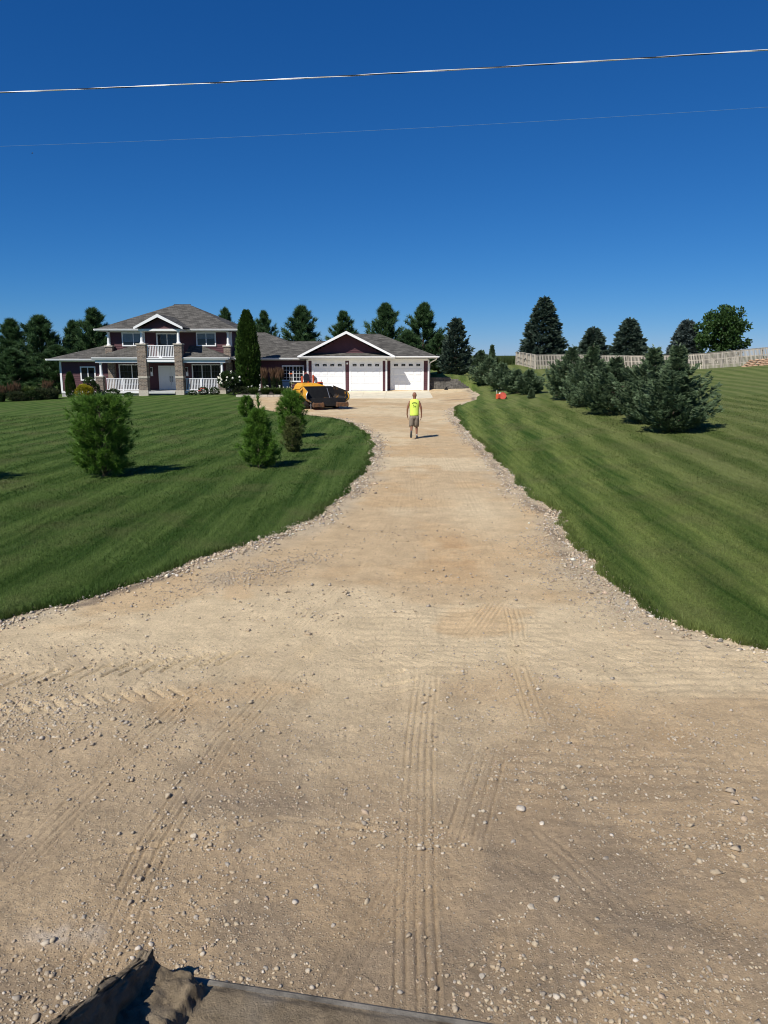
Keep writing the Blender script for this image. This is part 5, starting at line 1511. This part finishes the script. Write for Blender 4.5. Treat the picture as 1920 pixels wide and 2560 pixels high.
# ------------------------------------------------------------------ cut-off saw on the right lawn
sw = empty('cutoff_saw', (7.41, 49.25, Tz(7.41, 49.25) + .05), R(15)); sw.scale = (1.12, 1.12, 1.12)
tag(sw, 'small orange cut-off saw lying on the right lawn', 'saw')
MB().cbox(-.28, .02, -.10, .12, .02, .30, .05).build('engine_body', M['orange'], sw, True)
MB().cbox(-.24, -.10, -.16, -.10, .06, .24, .02).build('starter_cover', M['redpaint'], sw, True)
def disc(cx, cy, cz, r, th, n=20, half=False, yaw=0.0, tilt=0.0):
    pts = []
    for k_ in range(n + 1 if half else n):
        a = math.pi * (k_ / n) * (1 if half else 2)
        pts.append((cx + r * math.cos(a), cy, cz + r * math.sin(a)))
    return MB().slab(pts, (0, th, 0))
bg_ = disc(.10, -.20, .15, .20, .07, 20).build('blade_guard', M['redpaint'], sw, True); bg_.rotation_euler = (R(-14), 0, R(-20))
bl_ = disc(.12, -.14, .16, .17, .012, 24).build('blade', M['steel'], sw, True); bl_.rotation_euler = (R(-14), 0, R(-20))
MB().tube([(-.22, .05, .28), (-.26, .02, .44), (-.26, -.02, .50)], .016, 6).build('spark_wrench', M['white'], sw, True)
MB().tube([(-.16, .16, .10), (-.06, .16, .38), (.08, .10, .36), (.10, -.02, .20)], .018, 7).build('front_handle', M['black'], sw, True)
MB().tube([(.0, .06, .26), (.18, .10, .40), (.24, .10, .30), (.22, .08, .16)], .028, 7).build('rear_handle', M['rubber'], sw, True)
MB().cbox(-.10, .06, -.02, .10, .29, .36, .02).build('air_filter_cover', M['white'], sw, True)
MB().tube([(.30, -.02, .07), (.30, .06, .07)], .06, 10).build('wheel', M['rubber'], sw, True)

# ------------------------------------------------------------------ blue bin by the garage window
bn = empty('wheelie_bin', (-7.70, 61.2, .18), R(8)); tag(bn, 'dark blue wheeled bin below the window beside the garage', 'bin')
MB().rings([[(-.22, -.24, .05), (.22, -.24, .05), (.22, .24, .05), (-.22, .24, .05)], [(-.28, -.32, .98), (.28, -.32, .98), (.28, .32, .98), (-.28, .32, .98)]]).build('bin_body', M['blueplastic'], bn, True)
MB().cbox(-.31, .31, -.35, .36, .985, 1.07, .03).build('lid', M['blueplastic'], bn, True)
for s_ in (-1, 1): MB().tube([(s_ * .24 - .03, .26, .11), (s_ * .24 + .03, .26, .11)], .11, 12).build('wheel', M['rubber'], bn, True)
MB().tube([(-.25, .36, 1.0), (-.25, .42, .98), (.25, .42, .98), (.25, .36, 1.0)], .02, 6).build('handle', M['blueplastic'], bn, True)

# ------------------------------------------------------------------ overhead wires and a bird
M['alu'] = plain('bare_aluminium', (.80, .80, .80), .35, metal=.15, var=.08, scale=30)
M['wireblue'] = plain('dull_wire', (.10, .22, .40), .6, var=.1)
wr = empty('twisted_power_cable', (0, 15.3, 8.2)); tag(wr, 'upper thick twisted power cable crossing the sky', 'cable', 'overhead wires')
def wirepath(x, a, b, z, sag): return np.c_[x, a + b * x, z + sag * x * x]
xx = np.arange(-46, 46.01, .11)
base_ = wirepath(xx, 15.31, -.157, 8.19, .0009)
for q in range(3):
    ph = xx * 2 * math.pi / 2.6 + q * 2.094
    pts = base_ + np.c_[np.zeros(len(xx)), np.cos(ph) * .0075, np.sin(ph) * .0075]
    MB().tube([tuple(p) for p in pts], .0062, 6).build('strand', M['alu'] if q < 2 else M['rubber'], wr, smooth=True)
w2 = MB().tube([tuple(p) for p in wirepath(np.arange(-48, 48.1, 1.0), 18.12, -.181, 7.99, .0009)], .0034, 6).build('overhead_wire', M['wireblue'], smooth=True)
tag(w2, 'lower thin overhead wire crossing the sky', 'wire', 'overhead wires')
bd = MB(); bd.rings([[(0 + r * math.cos(a), y_, r * .8 * math.sin(a)) for a in [k_ * math.pi / 4 for k_ in range(8)]] for y_, r in ((-.16, .004), (-.12, .022), (-.04, .036), (.05, .03), (.14, .012), (.2, .004))])
bd.slab([(-.02, -.06, .01), (-.10, -.04, .06), (-.20, .03, .09), (-.10, .05, .05), (-.02, .05, .01)], (0, 0, .006)); bd.slab([(.02, -.06, .01), (.10, -.04, .06), (.20, .03, .09), (.10, .05, .05), (.02, .05, .01)], (0, 0, .006))
o = bd.build('bird', M['black']); o.location = (-42.6, 100, 27.1); o.rotation_euler = (0, R(-30), R(70)); tag(o, 'tiny dark bird in the sky below the left end of the wires', 'bird')

# ------------------------------------------------------------------ loader bucket at the bottom of the picture
k = NT('dried_mud')
g = k.mapr(k.noise(9, 6, .65), .3, .7)
c = k.mix(g, (.150, .118, .080), (.360, .285, .190))
c = k.mix(k.mapr(k.noise(2.5, 3), .5, .7), c, (.28, .24, .185))
k.color(c); k.rough(.97); k.spec(.05)
k.bump(k.noise(55, 6, .75), 1.0, .02)
M['mud'] = k.m
bk = empty('loader_bucket', (-1.15, 3.405, .03), math.atan2(-.186, .983)); tag(bk, 'mud caked loader bucket corner resting on the dirt at the bottom picture edge', 'bucket')
W_ = 2.6
M['edge_steel'] = plain('bucket_steel', (.17, .155, .13), .95, metal=0.0, var=.5, scale=9, spec=.1, bump=.4)
MB().slab([(0, .03, .0), (0, -.17, .0), (0, -.17, .035), (0, .0, .035), (0, .03, .012)], (W_, 0, 0)).build('cutting_edge', M['edge_steel'], bk, True)
MB().slab([(0, -.16, .02), (0, -.95, .05), (0, -1.05, .25), (0, -1.0, .56), (0, -1.03, .56), (0, -1.08, .25), (0, -.97, .02), (0, -.16, .0)], (W_, 0, 0)).build('bucket_shell', M['edge_steel'], bk, True)
for x_ in (-.03, W_):
    MB().slab([(x_, -.02, .0), (x_, -.02, .06), (x_, -.10, .19), (x_, -.28, .27), (x_, -.73, .46), (x_, -1.03, .56), (x_, -1.08, .25), (x_, -.97, .02)], (.03, 0, 0)).build('side_plate', M['edge_steel'], bk, True)
# mud caked on floor and side
nx_, ny_ = 230, 90
gx_, gy_ = np.meshgrid(np.linspace(.0, W_ - .01, nx_), np.linspace(-.030, -.95, ny_))
nz = fbm(gx_, gy_, 4.5, 5, 401); n2 = fbm(gx_, gy_, 11, 4, 402)
edge = .25 + (nz - .5) * .26
hump = (1 - sstep(edge - .05, edge + .008, gx_)) * sstep(-.02, -.09 , gy_ + (n2 - .5) * .06)
hz = .040 + .018 * nz + .012 * n2 + hump * (.02 + .075 * nz + .07 * n2) * (1 - .3 * gx_) + .06 * np.exp(-gx_ / .05) * sstep(.0, -.14, gy_)
rim = sstep(-.030, -.085, gy_ + (nz - .5) * .05)
hz = .036 + (hz - .036) * rim
link('caked_mud', mesh_np('caked_mud', np.c_[gx_.ravel(), gy_.ravel(), hz.ravel()], grid_faces(*gx_.shape), M['mud'], True), bk, True)
# lumpy mud crust over the side plate, peaked at the front corner
nu, nv = 90, 56
bb, an = np.meshgrid(np.linspace(.03, -1.0, nu), np.linspace(0, 1, nv), indexing='ij')
top = np.interp(-bb, [-.03, .0, .06, .10, .15, .28, .42, .57, .73, 1.0], [.03, .06, .17, .25, .235, .30, .35, .43, .50, .60])
th = np.interp(-bb, [-.03, .02, .10, .3, 1.0], [.02, .028, .035, .045, .05])
A_ = (an - .5) * 2
px_ = -.015 + th * np.sign(A_) * (1 - (1 - np.abs(A_)) ** 2.2)
pz_ = top * (1 - np.abs(A_) ** 3.0)
nn = fbm(bb * 1.0 + 3, an * 1.4, 7.0, 5, 411)
n3_ = fbm(bb + 9, an * 1.3, 19.0, 4, 412)
px_ = px_ + (nn - .5) * .055 * np.sign(A_ + 1e-6) + (n3_ - .5) * .03
pz_ = np.maximum(pz_ + (nn - .5) * .06 * (1 - np.abs(A_)) + (n3_ - .5) * .022, -.01)
py_ = bb + (n3_ - .5) * .03
link('mud_crust', mesh_np('mud_crust', np.c_[px_.ravel(), py_.ravel(), pz_.ravel()], grid_faces(*px_.shape), M['mud'], True), bk, True)

# ------------------------------------------------------------------ the man walking up the drive
M['skin'] = plain('tanned_skin', (.255, .115, .068), .5, var=.08, scale=20)
M['skinleg'] = M['skin']
M['vest'] = plain('safety_yellow_cotton', (.70, .88, .13), .85, var=.05, scale=12, bump=.25)
M['print'] = plain('dark_shirt_print', (.10, .13, .03), .85)
M['shorts'] = plain('khaki_cotton', (.235, .195, .150), .9, var=.16, scale=16, bump=.3)
M['shoe'] = plain('grey_trainer', (.055, .06, .065), .7, var=.25, scale=20)
M['sole'] = plain('grey_sole', (.085, .095, .095), .75, var=.2, scale=30)
M['sock'] = plain('grey_sock', (.40, .39, .37), .9)
mx_, my_ = 1.17, 29.8
man = empty('person', (mx_, my_, Tz(mx_, my_) + float(relief(np.array([mx_]), np.array([my_]))[0])), R(-2))
tag(man, 'person in a neon yellow sleeveless shirt and khaki shorts walking up the drive', 'person')
man.scale = (.92, 1, 1)
J = [((0, 0, .95), .145, .105, None), ((0, .01, 1.12), .145, .10, 0), ((0, .03, 1.32), .165, .11, 1), ((0, .03, 1.475), .085, .075, 2), ((0, .045, 1.545), .062, .062, 3), ((0, .065, 1.60), .072, .082, 4), ((0, .075, 1.66), .082, .100, 5), ((0, .070, 1.73), .078, .095, 6), ((0, .062, 1.775), .050, .062, 7)]
par = {}
def j(p, r, r2, parent): J.append((p, r, r2, parent)); return len(J) - 1
nose = j((0, .185, 1.655), .012, .012, 6)
for s_, el, wr_, hd in ((-1, (-.285, -.02, 1.17), (-.305, .02, .925), (-.285, .05, .845)), (1, (.285, .0, 1.16), (.300, .06, .905), (.290, .075, .82))):
    ear = j((s_ * .088, .06, 1.655), .016, .022, 6)
    sh = j((s_ * .185, .02, 1.435), .066, .062, 2)
    e_ = j(el, .046, .044, sh); w3 = j(wr_, .030, .027, e_)
    pm = j(hd, .044, .026, w3)
    for fi, (fx, ln) in enumerate(((-.026, .075), (-.009, .085), (.009, .08), (.025, .065))):
        a_ = j((hd[0] - s_ * .012, hd[1] + fx, hd[2] - .050), .0115, .0115, pm)
        b_ = j((hd[0] - s_ * .022, hd[1] + fx, hd[2] - .050 - ln * .5), .0105, .0105, a_)
        j((hd[0] - s_ * .040, hd[1] + fx + .004, hd[2] - .050 - ln * .85), .009, .009, b_)
    t1 = j((hd[0] - s_ * .012, hd[1] + .040, hd[2] + .005), .0105, .0105, pm)
    j((hd[0] - s_ * .024, hd[1] + .052, hd[2] - .035), .009, .009, t1)
hipL = j((-.095, 0, .90), .088, .088, 0); hipR = j((.095, 0, .90), .088, .088, 0)
kL = j((-.115, .04, .50), .056, .058, hipL); cL = j((-.118, -.14, .375), .052, .055, kL); aL_ = j((-.122, -.300, .235), .034, .036, cL); j((-.126, -.245, .115), .020, .018, aL_)
kR = j((.095, .115, .50), .056, .058, hipR); cR = j((.100, .09, .36), .052, .055, kR); aR_ = j((.105, .05, .10), .034, .036, cR); j((.115, .18, .045), .020, .018, aR_)
me = bpy.data.meshes.new('body')
me.from_pydata([p[0] for p in J], [(i, p[3]) for i, p in enumerate(J) if p[3] is not None], [])
me.materials.append(M['skin'])
body = link('body', me, man, True)
md = body.modifiers.new('skin', 'SKIN'); md.use_smooth_shade = True
for i, sv in enumerate(me.skin_vertices[0].data):
    sv.radius = (J[i][1], J[i][2]); sv.use_root = (i == 0); sv.use_loose = False
body.modifiers.new('sub', 'SUBSURF').render_levels = 2
body.modifiers['sub'].levels = 2
def ring(cx, cy, cz, rx, ry, n=20, wob_=0.0, tilt=0.0):
    out = []
    for k_ in range(n):
        a = 2 * math.pi * k_ / n; w_ = 1 + wob_ * math.sin(a * 5 + cz * 37) 
        out.append((cx + rx * w_ * math.cos(a), cy + ry * w_ * math.sin(a), cz + tilt * math.cos(a)))
    return out
sh_ = MB(); sh_.rings([ring(0, 0, .865, .200, .142, 24, .03, .012), ring(0, 0, .93, .192, .136, 24, .03), ring(0, .0, 1.02, .186, .128, 24, .025), ring(0, .01, 1.12, .190, .127, 24, .02), ring(0, .02, 1.24, .205, .135, 24, .015), ring(0, .025, 1.34, .226, .138, 24), ring(0, .025, 1.42, .236, .120, 24), ring(0, .028, 1.465, .205, .102, 24), ring(0, .032, 1.50, .130, .088, 24), ring(0, .036, 1.530, .078, .075, 24)])
shirt = sh_.build('shirt', M['vest'], man, True, True)
shirt.modifiers.new('sub', 'SUBSURF').render_levels = 1
arc = MB(); R_ = .11
pts = [(R_ * math.sin(a), 1.335 + .055 * math.cos(a)) for a in np.linspace(-1.15, 1.15, 13)]
for (xa, za), (xb, zb) in zip(pts[:-1], pts[1:]):
    f = lambda x_, z_: (x_, .0225 - .142 * math.sqrt(max(0, 1 - (x_ / .232) ** 2)) - .001, z_)
    arc.slab([f(xa, za - .012), f(xb, zb - .012), f(xb, zb + .014), f(xa, za + .014)], (0, .004, 0))
arc.build('back_print', M['print'], shirt, True)
em = MB()
for xa, za, xb, zb in ((-.055, 1.27, -.03, 1.325), (-.045, 1.285, -.005, 1.26), (-.01, 1.262, .02, 1.255), (.03, 1.25, .06, 1.262), (-.06, 1.225, .06, 1.222)):
    f = lambda x_, z_: (x_, .018 - .141 * math.sqrt(max(0, 1 - (x_ / .215) ** 2)) - .001, z_)
    em.slab([f(xa, za - .006), f(xb, zb - .006), f(xb, zb + .008), f(xa, za + .008)], (0, .004, 0))
em.build('back_emblem', M['print'], shirt, True)
so_ = MB()
so_.rings([ring(0, 0, .93, .176, .118, 20), ring(0, 0, .86, .186, .130, 20), ring(0, .0, .80, .188, .128, 20), ring(0, .005, .755, .170, .110, 20)])
for s_, kx, ky, kz in ((-1, -.118, .035, .47), (1, .098, .105, .45)):
    hx = s_ * .092
    so_.rings([ring(hx + (kx - hx) * t, ky * t * t, .86 + (kz - .86) * t, .108 - .004 * t, .118 - .014 * t, 16, .03, .008) for t in (0, .2, .4, .6, .8, 1.0)])
so_.build('shorts', M['shorts'], man, True, True)
def shoe(name_, heel, toe, up, lbl):
    """sole and upper between heel and toe points; up is the direction out of the sole"""
    h_, t_, u_ = Vector(heel), Vector(toe), Vector(up).normalized()
    d_ = t_ - h_; L_ = d_.length; d_.normalize(); s_ = d_.cross(u_).normalized()
    m1 = MB(); prof = [(-.02, .030), (.05, .040), (.30, .038), (.55, .046), (.75, .048), (.92, .036), (1.02, .014)]
    def outline(k_): return [h_ + d_ * (a * L_) + s_ * (w_ * 1.0) + u_ * k_ for a, w_ in prof] + [h_ + d_ * (a * L_) - s_ * (w_ * 1.0) + u_ * k_ for a, w_ in reversed(prof)]
    m1.rings([outline(0), outline(.028)])
    o_ = m1.build('shoe', M['shoe'], man, True)
    m1 = MB()
    hs = [(.0, .085), (.12, .095), (.35, .090), (.6, .065), (.85, .045), (1.0, .030)]
    rg = []
    for a, hh in hs:
        w_ = np.interp(a, [p_[0] for p_ in prof], [p_[1] for p_ in prof]) * .93
        c_ = h_ + d_ * (a * L_)
        rg.append([c_ + s_ * (w_ * math.cos(q)) + u_ * (.026 + hh * max(0, math.sin(q)) ** .7) for q in np.linspace(0, math.pi, 9)])
    m1.rings(rg); m1.build('upper', M['shoe'], o_, True, True)
    m1 = MB(); m1.rings([[h_ + d_ * (.5 * L_ + (a - .5) * L_ * .94) + s_ * (w_ * .9) - u_ * k_ for a, w_ in prof] + [h_ + d_ * (.5 * L_ + (a - .5) * L_ * .94) - s_ * (w_ * .9) - u_ * k_ for a, w_ in reversed(prof)] for k_ in (.0005, .012)]); m1.build('outsole', M['sole'], o_, True)
shoe('shoe', (.105, -.03, .014), (.125, .255, .014), (0, 0, 1), 'r')
shoe('shoe', (-.124, -.350, .285), (-.130, -.215, .045), (0, .87, .49), 'l')
for a_, b_ in (((.105, .045, .10), (.104, .055, .155)), ((-.122, -.285, .25), (-.12, -.25, .29))):
    MB().tube([a_, b_], [.041, .043], 10).build('sock', M['sock'], man, True, True)
# close-cropped hair and beardline round the back of the head
